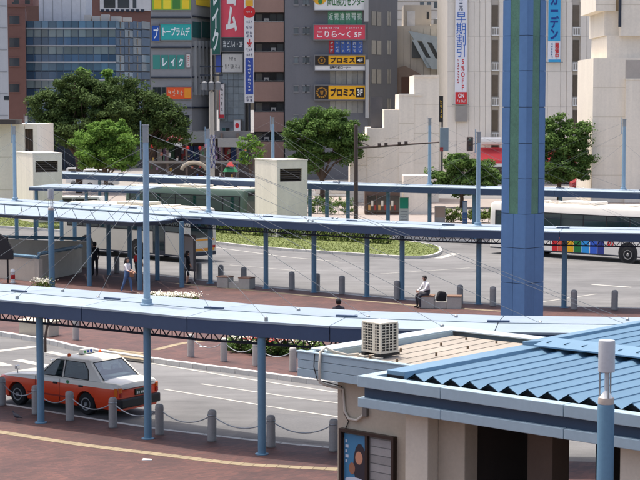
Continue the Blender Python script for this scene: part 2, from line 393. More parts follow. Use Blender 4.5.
# tufts that break up the smooth lawn
def scatter_blades(poly, n, h, z):
    P = np.array([tuple(p) for p in poly]); lo, hi = P.min(0), P.max(0); pts = []
    while len(pts) < n:
        q = rng.uniform(lo, hi, (4000, 2)); ins = np.zeros(len(q), bool); j = len(P) - 1
        for i in range(len(P)):
            c = ((P[i, 1] > q[:, 1]) != (P[j, 1] > q[:, 1])) & (q[:, 0] < (P[j, 0] - P[i, 0]) * (q[:, 1] - P[i, 1]) / (P[j, 1] - P[i, 1] + 1e-9) + P[i, 0]); ins ^= c; j = i
        pts += list(q[ins])
    pts = np.array(pts[:n]); a = rng.uniform(0, 6.28, n); w = rng.uniform(.03, .07, n); hh = rng.uniform(.4, 1, n) * h
    dx, dy = np.cos(a) * w, np.sin(a) * w; v = np.empty((n, 3, 3)); v[:, 0] = np.c_[pts[:, 0] - dx, pts[:, 1] - dy, np.full(n, z)]; v[:, 1] = np.c_[pts[:, 0] + dx, pts[:, 1] + dy, np.full(n, z)]
    v[:, 2] = np.c_[pts[:, 0] + rng.normal(0, .05, n), pts[:, 1] + rng.normal(0, .05, n), z + hh]
    return tri_mesh('grass', v)
def tri_mesh(name, v):
    n, k = v.shape[:2]; me = bpy.data.meshes.new(name); me.vertices.add(n * k); me.vertices.foreach_set('co', v.astype(np.float32).ravel())
    me.loops.add(n * k); me.loops.foreach_set('vertex_index', np.arange(n * k, dtype=np.int32)); me.polygons.add(n); me.polygons.foreach_set('loop_start', np.arange(0, n * k, k, dtype=np.int32))
    me.update(calc_edges=True); return me
GRASSL = leaf_mat('grass_blades', L(100, 114, 58), L(122, 128, 74), .2)
tag(obj('grass', scatter_blades(offset(isl, .25), 22000, .06, .165), GRASSL), 'short yellowing grass on the traffic island', 'grass', None, 'stuff')

def kerb(name, label, P, w, z0, z1, every, m=KERB, n=1.0):
    """individual kerbstones along polyline P, lying to the left (n=+1) or right (n=-1) of it"""
    r = bpy.data.objects.new(name, None); put(r); tag(r, label, None, None, 'structure'); Q = resample(P, every); N = normals(Q)
    for i in range(len(Q) - 1):
        a, b = Q[i], Q[i + 1]; d = (b - a).normalized() * .008; na, nb = N[i] * w * n, N[i + 1] * w * n; hz = random.uniform(-.004, .004)
        q = [a + d, b - d, b - d + nb, a + d + na]
        if n < 0: q = q[::-1]
        c = sum(q, Vector((0, 0))) / 4
        mb = MB().hexa([(p.x - c.x, p.y - c.y, z0) for p in q], [(p.x - c.x, p.y - c.y, z1 + hz) for p in q])
        obj('kerb_stone', mb, m, r, (c.x, c.y, 0), bevel=.012)
    return r
vis = lambda P, x0=-60, x1=700: [p for p in P if x0 < col_px((p.x, p.y, 0)) < x1]
kerb('near_kerb', 'low pale kerb between the near brick pavement and the taxi road', vis(near_edge, -60, 420), .16, -.03, PV + .004, .6, n=1)
kerb('platform_kerb', 'kerb of pale concrete blocks along the taxi road', vis(plat_near, -60, 480), .20, -.03, PV + .05, .62, n=-1)
kerb('far_platform_kerb', 'pale kerb along the bus lane side of the brick platform', vis(plat_far), .18, -.03, PV + .01, 1.0, n=1)
kerb('island_kerb', 'curved pale kerb around the grass island', isl, .22, -.03, .16, 1.0, n=1)
kerb('footway_kerb', 'kerb of the footway beneath the farthest canopy', vis(far_front), .2, -.03, PV + .01, 1.2, n=-1)

def line(a, b, w, z=.006, m=PAINTW, name='lane_line', parent=None):
    a, b = Vector((a[0], a[1])), Vector((b[0], b[1])); d = (b - a).normalized(); nn = Vector((-d.y, d.x)) * w / 2
    o = obj(name, MB().sheet([(p.x, p.y, z) for p in (a - nn, b - nn, b + nn, a + nn)]), m, parent if parent else road); return o
for a, b, w in (((140, 361.5), (240, 378), .14), ((240, 378), (340, 393), .14), ((201, 384), (300, 398.5), .13), ((300, 398.5), (345, 404), .13), ((165, 389.5), (290, 410), .12), ((290, 410), (345, 418), .12),
                ((-20, 353.5), (37, 346.5), .42), ((17, 360), (52, 367), .4), ((-15, 360), (8, 366), .4), ((48, 352), (72, 357), .35), ((-20, 372), (14, 381), .3),
                ((215, 247.5), (290, 257.5), .16), ((290, 257.5), (338, 261.5), .16), ((120, 236.5), (205, 246), .15), ((592, 284.5), (632, 287.5), .3), ((542, 302), (597, 294), .14), ((438, 258.5), (456, 253.5), .5),
                ((230, 265), (300, 271), .12), ((380, 274), (470, 268), .12), ((-20, 240), (60, 246), .14)):
    line(W2(*a), W2(*b), w)
# darker asphalt: kiosk shade painted on the near road, a stain farther off
SHADE_STAIN = mat('asphalt_shade_stain', (96, 96, 96), .9, var=.15, scale=1, fine=.15)
for q in (((232, 437), (268, 412), (345, 421), (345, 446)), ((470, 272), (485, 267), (520, 268), (512, 273))):
    obj('asphalt_shade_stain', MB().sheet([tuple(W(x, y, .004)) for x, y in q]), SHADE_STAIN, road)

# tactile strips, tile by tile
def tactile(P, w, parent, z, every=.3):
    Q = resample(P, every); N = normals(Q)
    for i in range(len(Q) - 1):
        a, b = Q[i], Q[i + 1]; d = (b - a).normalized() * .006; q = [a + d - N[i] * w / 2, b - d - N[i + 1] * w / 2, b - d + N[i + 1] * w / 2, a + d + N[i] * w / 2]; c = (a + b) / 2
        obj('tactile_tile', MB().hexa([(p.x - c.x, p.y - c.y, z - .01) for p in q], [(p.x - c.x, p.y - c.y, z + .006) for p in q]), TACT, parent, (c.x, c.y, 0))
tactile(smooth_line([W2(-30, 427, PV), W2(0, 432, PV), W2(80, 444.5, PV), W2(160, 454.5, PV), W2(235, 463.5, PV), W2(290, 467, PV), W2(350, 470, PV)], .3), .3, near_pave, PV)
tactile(smooth_line([W2(176, 283.5, PV), W2(215, 287, PV), W2(290, 294, PV), W2(370, 301.5, PV), W2(430, 306.5, PV), W2(520, 312.5, PV)], .3), .3, platform, PV)
tactile(smooth_line([W2(155, 350, PV), W2(185, 343, PV), W2(225, 339, PV)], .3), .3, platform, PV)
for r in range(4):
    a, b = Vector(W2(108 + r * 2.5, 349 + r * 2.2, PV)), Vector(W2(142 + r * 2.5, 353.5 + r * 2.2, PV))
    tactile([a, b], .27, platform, PV)

# ------------------------------------------------------------------ bollards with chains
ORD = ['first', 'second', 'third', 'fourth', 'fifth', 'sixth', 'seventh', 'eighth', 'ninth', 'tenth', 'eleventh', 'twelfth', 'thirteenth']
def bollard_mesh(r, h):
    return MB().lathe([(r * 1.0, -.02), (r, .05), (r * .98, h - r * 1.1), (r * 1.0, h - r * .95), (r * .93, h - r * .45), (r * .66, h - r * .15), (r * .3, h - .015), (0, h)], 16).mesh('bollard', True)
def bollard_row(pts, r, h, m, group, lab, chains=()):
    me = bollard_mesh(r, h); me.materials.append(m); prev = None; n = len(pts); collar = MB().lathe([(r * 1.03, h * .80), (r * 1.03, h * .84)], 14).mesh('collar', True); collar.materials.append(STEEL)
    for i, (px, py) in enumerate(pts):
        p = W(px, py, PV); b = thing('bollard', lab.format(ORD[i]), 'bollard', p, random.uniform(0, 6), group)
        b.rotation_euler = (0, 0, 0)
        obj('post', me, None, b, rot=(random.uniform(-.012, .012), random.uniform(-.012, .012), random.uniform(0, 6)))
        if (i in chains or i - 1 in chains): obj('collar', collar, None, b)
        if i in chains:
            q = W(*pts[i + 1], PV) - p; zc = h * .82; k = [Vector((q.x * t, q.y * t, zc - .27 * 4 * t * (1 - t))) for t in [j / 14 for j in range(15)]]
            obj('chain', MB().path(k, .016, 5), STEEL, b)
bollard_row([(2, 405), (36, 414), (70, 420.5), (113, 427.5), (159.5, 434.5), (212, 441), (271, 447), (333.5, 451)], .115, .83, GRAN, 'granite bollards along the near kerb', 'grey granite bollard on the near kerb, {} from the left', range(7))
bollard_row([(55, 335), (76, 340), (191, 357), (224, 361.5), (256, 366), (293, 371.5)], .12, .82, PALEGRAN, 'pale bollards across the taxi road', 'pale stone bollard at the far side of the taxi road, {} from the left', (2, 3, 4))
bollard_row([(63, 262), (117, 273), (199, 279.5), (221, 282), (244, 284.5), (292, 289.5), (317, 291.5), (342, 294), (397, 299.5), (460, 304), (493, 306), (574, 309.5), (614.5, 310)], .14, .86, GRAN, 'granite bollards along the bus lane', 'grey granite bollard along the bus lane, {} from the left')

# ------------------------------------------------------------------ concrete seats with wooden tops
SEATW = mat('weathered_wood', (142, 112, 92), .8, var=.15, rnd=.08)
def seat(label, px, py, rz, s=1):
    t = thing('concrete_bench', label, 'bench', W(px, py, PV), rz, 'concrete benches on the platform')
    for x in (-.58, .58):
        b = obj('seat_block', MB().box(x - .30, -.3, 0, x + .30, .3, .5), CONC, t, bevel=.02)
        for k in range(3): obj('wooden_slat', MB().box(x - .31, -.31 + k * .21, .5, x + .31, -.12 + k * .21, .55), SEATW, b)
    obj('low_block', MB().box(-.278, -.26, 0, .278, .26, .3), CONC, t, bevel=.02)
seat('concrete bench with the man in the white shirt on it', 441, 308, math.radians(-8))
seat('empty concrete bench beside the bus shelter', 236, 288, math.radians(-25))
# ------------------------------------------------------------------ canopies: roof panels, fascias, trusses, columns, masts, stays
def px_on_line(P, px, z):
    best = None
    for i in range(len(P) - 1):
        a, b = col_px((P[i].x, P[i].y, z)), col_px((P[i + 1].x, P[i + 1].y, z))
        if min(a, b) <= px <= max(a, b): return P[i].lerp(P[i + 1], (px - a) / (b - a + 1e-9)), i
    raise ValueError(px)
def canopy(label, back, width, z, bay, cols, masts, col_in=.3, mast_in=1.15, mh=4.6, cr=.1, reach=11, ncab=5, base=PV, mr=.09, truss=True, strip=.36, zf=.36, cab=.0065):
    fine = smooth_line(back, .25); t = thing('walkway_canopy', label, 'canopy', (fine[len(fine) // 2].x, fine[len(fine) // 2].y, 0), 0, 'covered walkways of the terminal')
    o = t.location.copy()
    Q = resample(fine, bay); N = normals(Q)
    lp = lambda p, zz: (p.x - o.x, p.y - o.y, zz)
    for i in range(len(Q) - 1):
        g = (Q[i + 1] - Q[i]).normalized() * .012
        A, B, na, nb = Q[i] + g, Q[i + 1] - g, N[i], N[i + 1]
        def strip_(name, o0, o1, z0, z1, th, m, dz=0):
            p = [A - na * o1, B - nb * o1, B - nb * o0, A - na * o0]; zz = [z1, z1, z0, z0]
            c = sum(p, Vector((0, 0))) / 4
            return obj(name, MB().hexa([(q.x - c.x, q.y - c.y, h - th) for q, h in zip(p, zz)], [(q.x - c.x, q.y - c.y, h) for q, h in zip(p, zz)]), m, t, (c.x - o.x, c.y - o.y, 0))
        w1 = width * (1 - strip)
        strip_('roof_panel', 0, w1, z - .02, z + .05, .05, ROOFB)
        strip_('edge_panel', w1 + .015, width, z + .035, z - .03, .05, ROOFS)
        strip_('fascia', width - .10, width - .01, z - .07, z - .065, zf, NAVY)
        strip_('rear_fascia', .01, .10, z - .08, z - .08, zf, NAVY)
        strip_('soffit', .11, width - .11, z - .22, z - .22, .04, NAVY)
        if truss:
            mb = MB(); off = width - .42; a, b = A - na * off, B - nb * off; L_ = (b - a).length; k = max(2, round(L_ / .42)); zt, zb = z - .06 - zf + .03, z - .06 - zf - .23
            mb.tube(lp(a, zb), lp(b, zb), .034, 5); mb.tube(lp(a, zt), lp(b, zt), .02, 4)
            for j in range(k):
                p0, p1 = a.lerp(b, j / k), a.lerp(b, (j + .5) / k); p2 = a.lerp(b, (j + 1) / k)
                mb.tube(lp(p0, zt), lp(p1, zb), .022, 4); mb.tube(lp(p1, zb), lp(p2, zt), .022, 4); mb.tube(lp(p0, zt), lp(p0, zb), .02, 4)
            obj('truss', mb, DARKM, t)
    fl = offset(fine, -(width - col_in)); ml = offset(fine, -(width - mast_in))
    ctop = z - .1 - zf + .02
    cm = MB().lathe([(cr * 1.7, 0), (cr * 1.7, .02), (cr, .03), (cr, ctop - base)], 14).mesh('column', False); cm.materials.append(BLUEC); cm.shade_smooth(); cm.set_sharp_from_angle(angle=.6)
    for px in cols:
        p, _ = px_on_line(fl, px, base); obj('column', cm, None, t, lp(p, base))
        a = p + normals(fine)[_] * (width - col_in - .1)
        obj('cross_beam', MB().tube(lp(p, ctop - .03), lp(a, ctop - .03), .05, 4), NAVY, t)
    if masts:
        mm = MB().lathe([(mr * 2.1, 0), (mr * 2.1, .03), (mr * 1.5, .05), (mr * 1.5, .16), (mr, .18), (mr * .82, mh - .45)], 12).mesh('mast', True); mm.materials.append(MASTB); mm.set_sharp_from_angle(angle=.6)
        mc = MB().box(-mr * .8, -mr * .8, mh - .45, mr * .8, mr * .8, mh - .02).box(-mr * 1.0, -mr * 1.0, mh - .02, mr, mr, mh + .02); mc = mc.mesh('mast_cap'); mc.materials.append(STEEL)
        rodm = MB().tube((-mr * 1.4, 0, mh - .9), (-mr * 1.4, 0, mh + .12), .02, 5).mesh('rod'); rodm.materials.append(MASTB)
    for px in masts:
        p, idx = px_on_line(ml, px, z); m_ = obj('mast', mm, None, t, lp(p, z + .02)); obj('mast_cap', mc, None, m_); obj('rod', rodm, None, m_)
        nl = normals(fine)
        for sgn in (-1, 1):
            for k in range(ncab):
                j = idx + int(sgn * (reach * (k + 1) / ncab) / .25)
                if not 0 <= j < len(fine): continue
                for off in ((width * .30, width - .25) if k % 2 else (width * .55,)):
                    e = fine[j] - nl[j] * off; top = Vector(lp(p, z + mh * (.52 + .44 * (k + 1) / ncab)))
                    obj('stay_cable', MB().tube(top, lp(e, z + .03), cab, 4), CABLE, t)
                    obj('cable_anchor', MB().lathe([(.05, z - .02), (.045, z + .07), (.02, z + .09)], 8, (e.x - o.x, e.y - o.y, 0)), STEEL, t)
    # dark joint plates on the seam
    for i in range(1, len(Q) - 1, 1):
        p = Q[i] - N[i] * (width * (1 - strip) - .12); d = (Q[i + 1] - Q[i]).normalized()
        a, b = p - d * .27, p + d * .27; n2 = N[i] * .045; zz = z + .048
        q = [a - n2, b - n2, b + n2, a + n2]
        obj('joint_plate', MB().hexa([lp(x, zz) for x in q], [lp(x, zz + .045) for x in q]), NAVY, t)
    return t, fine
R = lambda px, py, z=3.5: W2(px, py, z)
backA = [R(-110, 275), R(0, 283), R(75, 288.5), R(148, 294.2), R(225, 301), R(300, 307), R(400, 311.5), R(530, 315.5), R(640, 316.5), R(780, 316)]
cA, fineA = canopy('long pale blue walkway canopy nearest the camera, above the taxi', backA, 3.05, 3.5, 3.4, (-60, 41, 148, 262, 400, 520), (147,), cr=.1, mast_in=1.0, mh=4.75, reach=12, ncab=6)
backB = [(-26, 102.5), (-18.4, 96.3), (-8.4, 87.3), (-3.4, 82.4), (4.1, 76.8), (7.5, 74.8), (13.8, 72.8), (20, 72.0), (25, 71.6)]
cB, fineB = canopy('pale blue walkway canopy crossing the middle, over the benches', backB, 3.1, 3.5, 4.6, (210.5, 266, 314, 367, 402, 478.5, 564, 665), (15, 208.5, 478), col_in=1.2, mast_in=1.5, mh=4.1, reach=11, ncab=3, cab=.005, cr=.115, mr=.1, strip=.3, zf=.34)
backC = [R(-120, 167.5), R(0, 170), R(62, 171), R(160, 174.3), R(255, 178), R(307, 180), R(410, 183.7), R(545, 187), R(640, 189.5), R(740, 191.5)]
cC, fineC = canopy('farthest pale blue walkway canopy, in front of the cream walls', backC, 3.1, 3.5, 5.5, (20, 100, 160, 215, 310, 327, 348, 388, 429.5, 474, 560, 650), (27, 273, 429.5, 623.5), col_in=1.2, mast_in=1.5, mh=4.4, reach=11, ncab=3, cab=.0055, cr=.13, mr=.12, truss=False, strip=.3, zf=.38)

# ------------------------------------------------------------------ bus shelter roof on the left of the middle canopy
fB = offset(fineB, -3.14)
t = thing('bus_shelter', 'broad pale blue panelled shelter roof over the stairs and the waiting people', 'shelter', W(110, 285, 0)); o = t.location.copy()
zS = 3.36
fr = resample([W2(*p, zS) for p in ((-60, 209.5), (0, 213.5), (70, 218), (135, 222.2), (156, 221), (197, 215.6))], .5)
i0 = min(range(len(fB)), key=lambda i: abs(col_px((fB[i].x, fB[i].y, zS)) + 60)); i1 = min(range(len(fB)), key=lambda i: abs(col_px((fB[i].x, fB[i].y, zS)) - 203))
bk = fB[i0:i1 + 1]; n = 15
fr = resample(fr, sum((fr[i + 1] - fr[i]).length for i in range(len(fr) - 1)) / n); bk = resample(bk, sum((bk[i + 1] - bk[i]).length for i in range(len(bk) - 1)) / n)
for i in range(n):
    q = [fr[i].lerp(fr[i + 1], .02), fr[i].lerp(fr[i + 1], .98), bk[i].lerp(bk[i + 1], .98), bk[i].lerp(bk[i + 1], .02)]; h = [zS, zS, zS + .03, zS + .03]
    obj('roof_panel', MB().hexa([(p.x - o.x, p.y - o.y, z - .05) for p, z in zip(q, h)], [(p.x - o.x, p.y - o.y, z) for p, z in zip(q, h)]), ROOFB, t)
    a, b = fr[i], fr[i + 1]; nn = Vector((-(b - a).y, (b - a).x)).normalized() * .07
    q = [a, b, b + nn, a + nn]
    obj('roof_edge', MB().hexa([(p.x - o.x, p.y - o.y, zS - .2) for p in q], [(p.x - o.x, p.y - o.y, zS - .055) for p in q]), DARKM, t)
    if i % 3 == 1:
        p0, p1 = fr[i], bk[i]; obj('rafter', MB().tube((p0.x - o.x, p0.y - o.y, zS - .14), (p1.x - o.x, p1.y - o.y, zS - .14), .06, 4), NAVY, t)
cm = MB().lathe([(.19, 0), (.19, .02), (.115, .03), (.115, zS - .1)], 12).mesh('column', True); cm.materials.append(BLUEC); cm.set_sharp_from_angle(angle=.6)
for px, py in ((89.5, 286), (140, 290), (182, 287.5), (109, 275), (130, 276), (157.5, 280), (36, 257), (62, 254), (75, 257), (17, 250)):
    p = W(px, py, PV); obj('column', cm, None, t, (p.x - o.x, p.y - o.y, 0))
for px, py, w in ((190, 281, .9),):
    p = W(px, py, PV); f = obj('timetable_panel', MB().box(-w / 2, -.05, .5, w / 2, .05, 2.3).box(-w / 2, -.03, 0, -w / 2 + .06, .03, .5).box(w / 2 - .06, -.03, 0, w / 2, .03, .5), mat('panel_frame', (96, 88, 86), .5), t, (p.x - o.x, p.y - o.y, PV), (0, 0, -.9))
    obj('poster', MB().box(-w / 2 + .07, -.056, .6, w / 2 - .07, -.052, 2.2), plain('timetable_paper', (186, 178, 172), .5), f)

# small pale shelter farther back
t = thing('platform_shelter', 'small flat pale shelter roof beside the cream vent tower', 'shelter', W(95, 231, 0), math.radians(-28)); 
fc = Facade(t.location, math.radians(-28)); s0 = fc.pt(40, 190)[0]; s1 = fc.pt(150, 193)[0]; n = 7
for i in range(n):
    a, b = s0 + (s1 - s0) * i / n, s0 + (s1 - s0) * (i + 1) / n
    obj('roof_panel', MB().hexa([(a + .02, -1.3, 2.95), (b - .02, -1.3, 2.95), (b - .02, 1.6, 3.05), (a + .02, 1.6, 3.05)], [(a + .02, -1.3, 3.05), (b - .02, -1.3, 3.05), (b - .02, 1.6, 3.15), (a + .02, 1.6, 3.15)]), ROOFB, t)
obj('edge_beam', MB().box(s0, -1.28, 2.8, s1, -1.2, 2.945), NAVY, t)
for f in (.04, .5, .68, .96): obj('column', MB().tube((s0 + (s1 - s0) * f, -.9, 0), (s0 + (s1 - s0) * f, -.9, 2.94), .12, 10), BLUEC, t)

# ------------------------------------------------------------------ blue pylon
d = 56.0; p = At(522, 300, d); t = thing('blue_pylon', 'tall square blue panelled pylon with green glass strips', 'pylon', (p.x, p.y, 0), math.radians(45))
s = .505
# panel rows: each face has two panels low down and, above the joint, blue edge panels beside a green strip
zs = [PV] + [At(522, y, d).z for y in (282, 247, 213, 178, 143, 107, 71, 36, 0, -36, -72, -108, -144)]
obj('core', MB().box(-s + .03, -s + .03, PV, s - .03, s - .03, zs[-1] - .02), DARKM, t)
for side in range(4):
    rot = (0, 0, side * math.pi / 2)
    for i in range(len(zs) - 1):
        z0, z1 = zs[i] + .008, zs[i + 1] - .008
        if i < 3:
            obj('panel', MB().box(-s, -s, z0, -.006, -s + .028, z1), PYLON, t, rot=rot); obj('panel', MB().box(.006, -s, z0, s - .03, -s + .028, z1), PYLON, t, rot=rot)
        else:
            obj('panel', MB().box(-s, -s, z0, -.19, -s + .028, z1), PYLON, t, rot=rot); obj('panel', MB().box(.19, -s, z0, s - .03, -s + .028, z1), PYLON, t, rot=rot)
            obj('green_strip', MB().box(-.18, -s + .012, z0 - .008, .18, -s + .0275, z1 + .008), GREENG, t, rot=rot)
obj('cap', MB().box(-s - .05, -s - .05, zs[-1], s + .05, s + .05, zs[-1] + .15), PYLON, t)

# ------------------------------------------------------------------ cylindrical lamp posts
LAMPG = mat('lamp_grey', (176, 178, 180), .4, var=.06)
def lamp_post(label, p, r=.15, h=4.6):
    t = thing('lamp_post', label, 'lamp post', p, .4, 'blue posts with cylindrical lamp heads')
    obj('post', MB().lathe([(r * 1.25, 0), (r * 1.25, .04), (r, .05), (r, h - 1.04), (r * .93, h - 1.0)], 20), BLUEC, t, auto=40)
    obj('collar', MB().lathe([(r * .95, h - 1.0), (r * .95, h - .93), (r * .9, h - .90)], 20), mat('lamp_collar', (172, 160, 148), .5), t, auto=40)
    obj('reflector_cone', MB().lathe([(r * .8, h - .90), (r * .62, h - .86), (r * .1, h - .78), (0, h - .78)], 20), WHITEP, t, auto=40)
    for k in range(3):
        a = k * 2.094 + .3; obj('rod', MB().tube((r * .78 * math.cos(a), r * .78 * math.sin(a), h - .92), (r * .78 * math.cos(a), r * .78 * math.sin(a), h - .48), .014, 6), STEEL, t)
    obj('glass_tube', MB().tube((0, 0, h - .78), (0, 0, h - .5), .03, 8), plain('lamp_tube', (200, 205, 205), .2), t)
    obj('lamp_head', MB().lathe([(r * .8, h - .5), (r * .98, h - .49), (r * .98, h - .03), (r * .94, h), (r * .3, h + .012), (0, h + .012)], 20), LAMPG, t, auto=40)
dl = 26.0; p = At(606, 410, dl); lamp_post('blue lamp post with grey cylinder head in the foreground before the ribbed roof', (p.x, p.y, PV), .132, 5.02)
p = W(52, 287.5, PV); lamp_post('blue lamp post with grey cylinder head rising beside the shelter stairs', p, .145, 4.7)

# ------------------------------------------------------------------ foreground pavilion with ribbed roof and kiosk
RZ = math.atan2(-.667, .745); U = Vector((.745, -.667)); V = Vector((.667, .745))
BEIGE = mat('beige_wall', (178, 166, 146), .85, var=.06, scale=1, streak=.07, bump=.15, rnd=.03)
RIBB = mat('ribbed_blue_roof', (102, 133, 155), .42, var=.10, scale=.8, rnd=.05, fine=.03)
c0 = W(357, 375.5, 3.8); t = thing('ribbed_roof_pavilion', 'open pavilion with ribbed blue metal roof and double grey blue fascia', 'pavilion', (c0.x, c0.y, 0), RZ)
WD, DP = 11.0, 13.0     # along the front, towards the back
# fascia bands, panel by panel, along front (y=0) and left (x=0) sides
edges = [0, 1.95, 4.55, 7.1, 9.4, WD]
for a, b in zip(edges, edges[1:]):
    obj('fascia_panel', MB().box(a + .008, 0, 3.59, b - .008, .24, 3.80), FASC, t, bevel=.012)
    obj('fascia_panel', MB().box(a + .008, 0.012, 3.21, b - .008, .24, 3.39), FASC, t, bevel=.012)
obj('fascia_recess', MB().box(.1, .10, 3.38, WD, .22, 3.60), mat('recess_blue', (42, 62, 82), .5, var=.1), t)
for a, b in ((.0, 3.2), (3.2, 6.4), (6.4, 9.6), (9.6, DP)):
    obj('fascia_panel', MB().box(0, a + .25 if a == 0 else a + .008, 3.585, .24, b - .008, 3.796), FASC, t, bevel=.012)
    obj('fascia_panel', MB().box(.012, a + .25 if a == 0 else a + .008, 3.205, .24, b - .008, 3.386), FASC, t, bevel=.012)
obj('side_recess', MB().box(.10, .23, 3.38, .21, DP, 3.6), MATS['recess_blue'], t)
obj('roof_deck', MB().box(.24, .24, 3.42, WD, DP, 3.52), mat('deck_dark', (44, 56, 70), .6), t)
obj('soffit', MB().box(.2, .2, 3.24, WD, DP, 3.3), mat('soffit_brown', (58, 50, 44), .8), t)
# ribs: folded plates, one object for each fold
pit = .415; nr = int((WD - .95) / pit)
def rib_mesh(y0, y1, z0):
    p = [(0, 0), (pit * .5, .135), (pit * .5, .118), (pit, 0), (pit, -.012), (pit * .5, .10), (0, -.012)]
    return MB().loft([[(x, y0, z0 + z) for x, z in p][::-1], [(x, y1, z0 + z) for x, z in p][::-1]], True, False)
ZR = 3.785
me1 = rib_mesh(.34, 4.8, ZR).mesh('roof_rib'); me1.materials.append(RIBB)
me2 = rib_mesh(4.62, 12.8, ZR + .13).mesh('roof_rib'); me2.materials.append(RIBB)
vd = MB().sheet([(.01, 0, 0), (pit - .01, 0, 0), (pit * .5, 0, .108)]).mesh('rib_end_shade'); vd.materials.append(plain('open_end_shade', (22, 26, 32), .7))  # black sheet painted for the shade inside each open fold end
for k in range(nr):
    x = .90 + k * pit
    r_ = obj('roof_rib', me1, None, t, (x, 0, 0)); obj('rib_end_shade', vd, None, r_, (0, .40, ZR - .003))
    r_ = obj('roof_rib', me2, None, t, (x, 0, 0)); obj('rib_end_shade', vd, None, r_, (0, 4.70, ZR + .127))
obj('edge_flashing', MB().hexa([(.42, .36, 3.56), (.90, .36, 3.56), (.90, 4.7, 3.56), (.42, 4.7, 3.56)], [(.42, .36, 3.91), (.84, .36, 3.91), (.84, 4.7, 3.91), (.42, 4.7, 3.91)]), RIBB, t, bevel=.01)
obj('flashing_end_shade', MB().hexa([(.44, .345, 3.60), (.86, .345, 3.60), (.86, .358, 3.60), (.44, .358, 3.60)], [(.44, .345, 3.83), (.82, .345, 3.83), (.82, .358, 3.83), (.44, .358, 3.83)]), MATS['open_end_shade'], t)  # dark plate standing in for shade in the open end of the flashing
obj('edge_flashing', MB().hexa([(.42, 4.71, 3.6), (.90, 4.71, 3.6), (.90, 12.8, 3.6), (.42, 12.8, 3.6)], [(.42, 4.71, 3.98), (.84, 4.71, 4.03), (.84, 12.8, 4.03), (.42, 12.8, 3.98)]), RIBB, t, bevel=.01)
obj('edge_flashing', MB().hexa([(.90, 4.42, ZR + .17), (WD, 4.42, ZR + .17), (WD, 5.0, ZR + .275), (.90, 5.0, ZR + .275)], [(.90, 4.42, ZR + .2), (WD, 4.42, ZR + .2), (WD, 5.0, ZR + .3), (.90, 5.0, ZR + .3)]), RIBB, t)
# pillars and light-blocking inner walls below
PILL = mat('pale_pillar', (206, 196, 176), .8, var=.05, streak=.06)
zc = 3.235
obj('pillar', MB().box(.75, .5, PV, 1.28, 1.0, zc), PILL, t, bevel=.015)
obj('pillar', MB().box(1.284, .8, PV, 1.9, 1.2, zc), BEIGE, t, bevel=.015)
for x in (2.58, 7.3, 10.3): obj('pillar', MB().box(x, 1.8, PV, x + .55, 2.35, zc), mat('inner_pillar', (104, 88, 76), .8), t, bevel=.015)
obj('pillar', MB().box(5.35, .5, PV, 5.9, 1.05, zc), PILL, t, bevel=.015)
obj('inner_wall', MB().box(2.34, 4.5, PV, 8.4, 4.7, zc), mat('inner_wall_shade', (58, 52, 48), .85), t)  # walls added to keep light out, their dark colour stands for interior shade
obj('inner_wall', MB().box(1.5, 1.2, PV, 1.72, 4.5, zc), MATS['inner_wall_shade'], t)

k0 = W(297.5, 352, 3.75); t = thing('beige_kiosk', 'beige kiosk with flat dusty roof and grey blue fascia', 'kiosk', (k0.x, k0.y, 0), RZ)
KW, KD = 3.0, 5.05
for z0, z1, in ((3.25, 3.42), (3.428, 3.60), (3.608, 3.75)):
    dz = {3.25: .0, 3.428: .004, 3.608: .0}[z0]
    obj('fascia_panel', MB().box(dz, dz, z0, KW, .14, z1), FASC, t, bevel=.006); obj('fascia_panel', MB().box(dz, .141, z0, .14, KD, z1), FASC, t, bevel=.006)
    obj('fascia_panel', MB().box(.141, KD - .14, z0, KW, KD, z1), FASC, t, bevel=.006)
CAP = mat('parapet_cap', (182, 194, 198), .4, var=.05)
obj('parapet_cap', MB().box(-.02, .42, 3.752, .44, KD - .43, 3.785), CAP, t, bevel=.008); obj('parapet_cap', MB().box(-.02, KD - .42, 3.752, KW, KD + .02, 3.785), CAP, t, bevel=.008); obj('parapet_cap', MB().box(-.02, -.02, 3.752, KW, .12, 3.785), FASC, t, bevel=.008)
obj('parapet_kerb', MB().box(.40, .13, 3.55, .46, KD - .4, 3.75), FASC, t)
TANR = mat('dusty_tan_roof', (152, 144, 132), .85, var=.14, scale=.9, fine=.08, rnd=.04)
x = .47
while x < KW:
    obj('roof_sheet', MB().hexa([(x, .13, 3.5), (x + .4, .13, 3.5), (x + .4, KD - .43, 3.5), (x, KD - .43, 3.5)], [(x + .02, .13, 3.60), (x + .38, .13, 3.60), (x + .38, KD - .43, 3.66), (x + .02, KD - .43, 3.66)]), TANR, t); x += .405
for bx in (1.1, 1.9, 2.7, 3.4):
    for by in (.9, 2.1, 3.3, 4.3): obj('bolt', MB().lathe([(.03, 3.6), (.025, 3.7), (0, 3.71)], 6, (bx + random.uniform(-.1, .1), by, 0)), mat('rusty_bolt', (110, 92, 72), .8), t)
obj('wall', MB().box(.78, .36, PV, KW - .1, KD - .3, 3.245), BEIGE, t, bevel=.01)
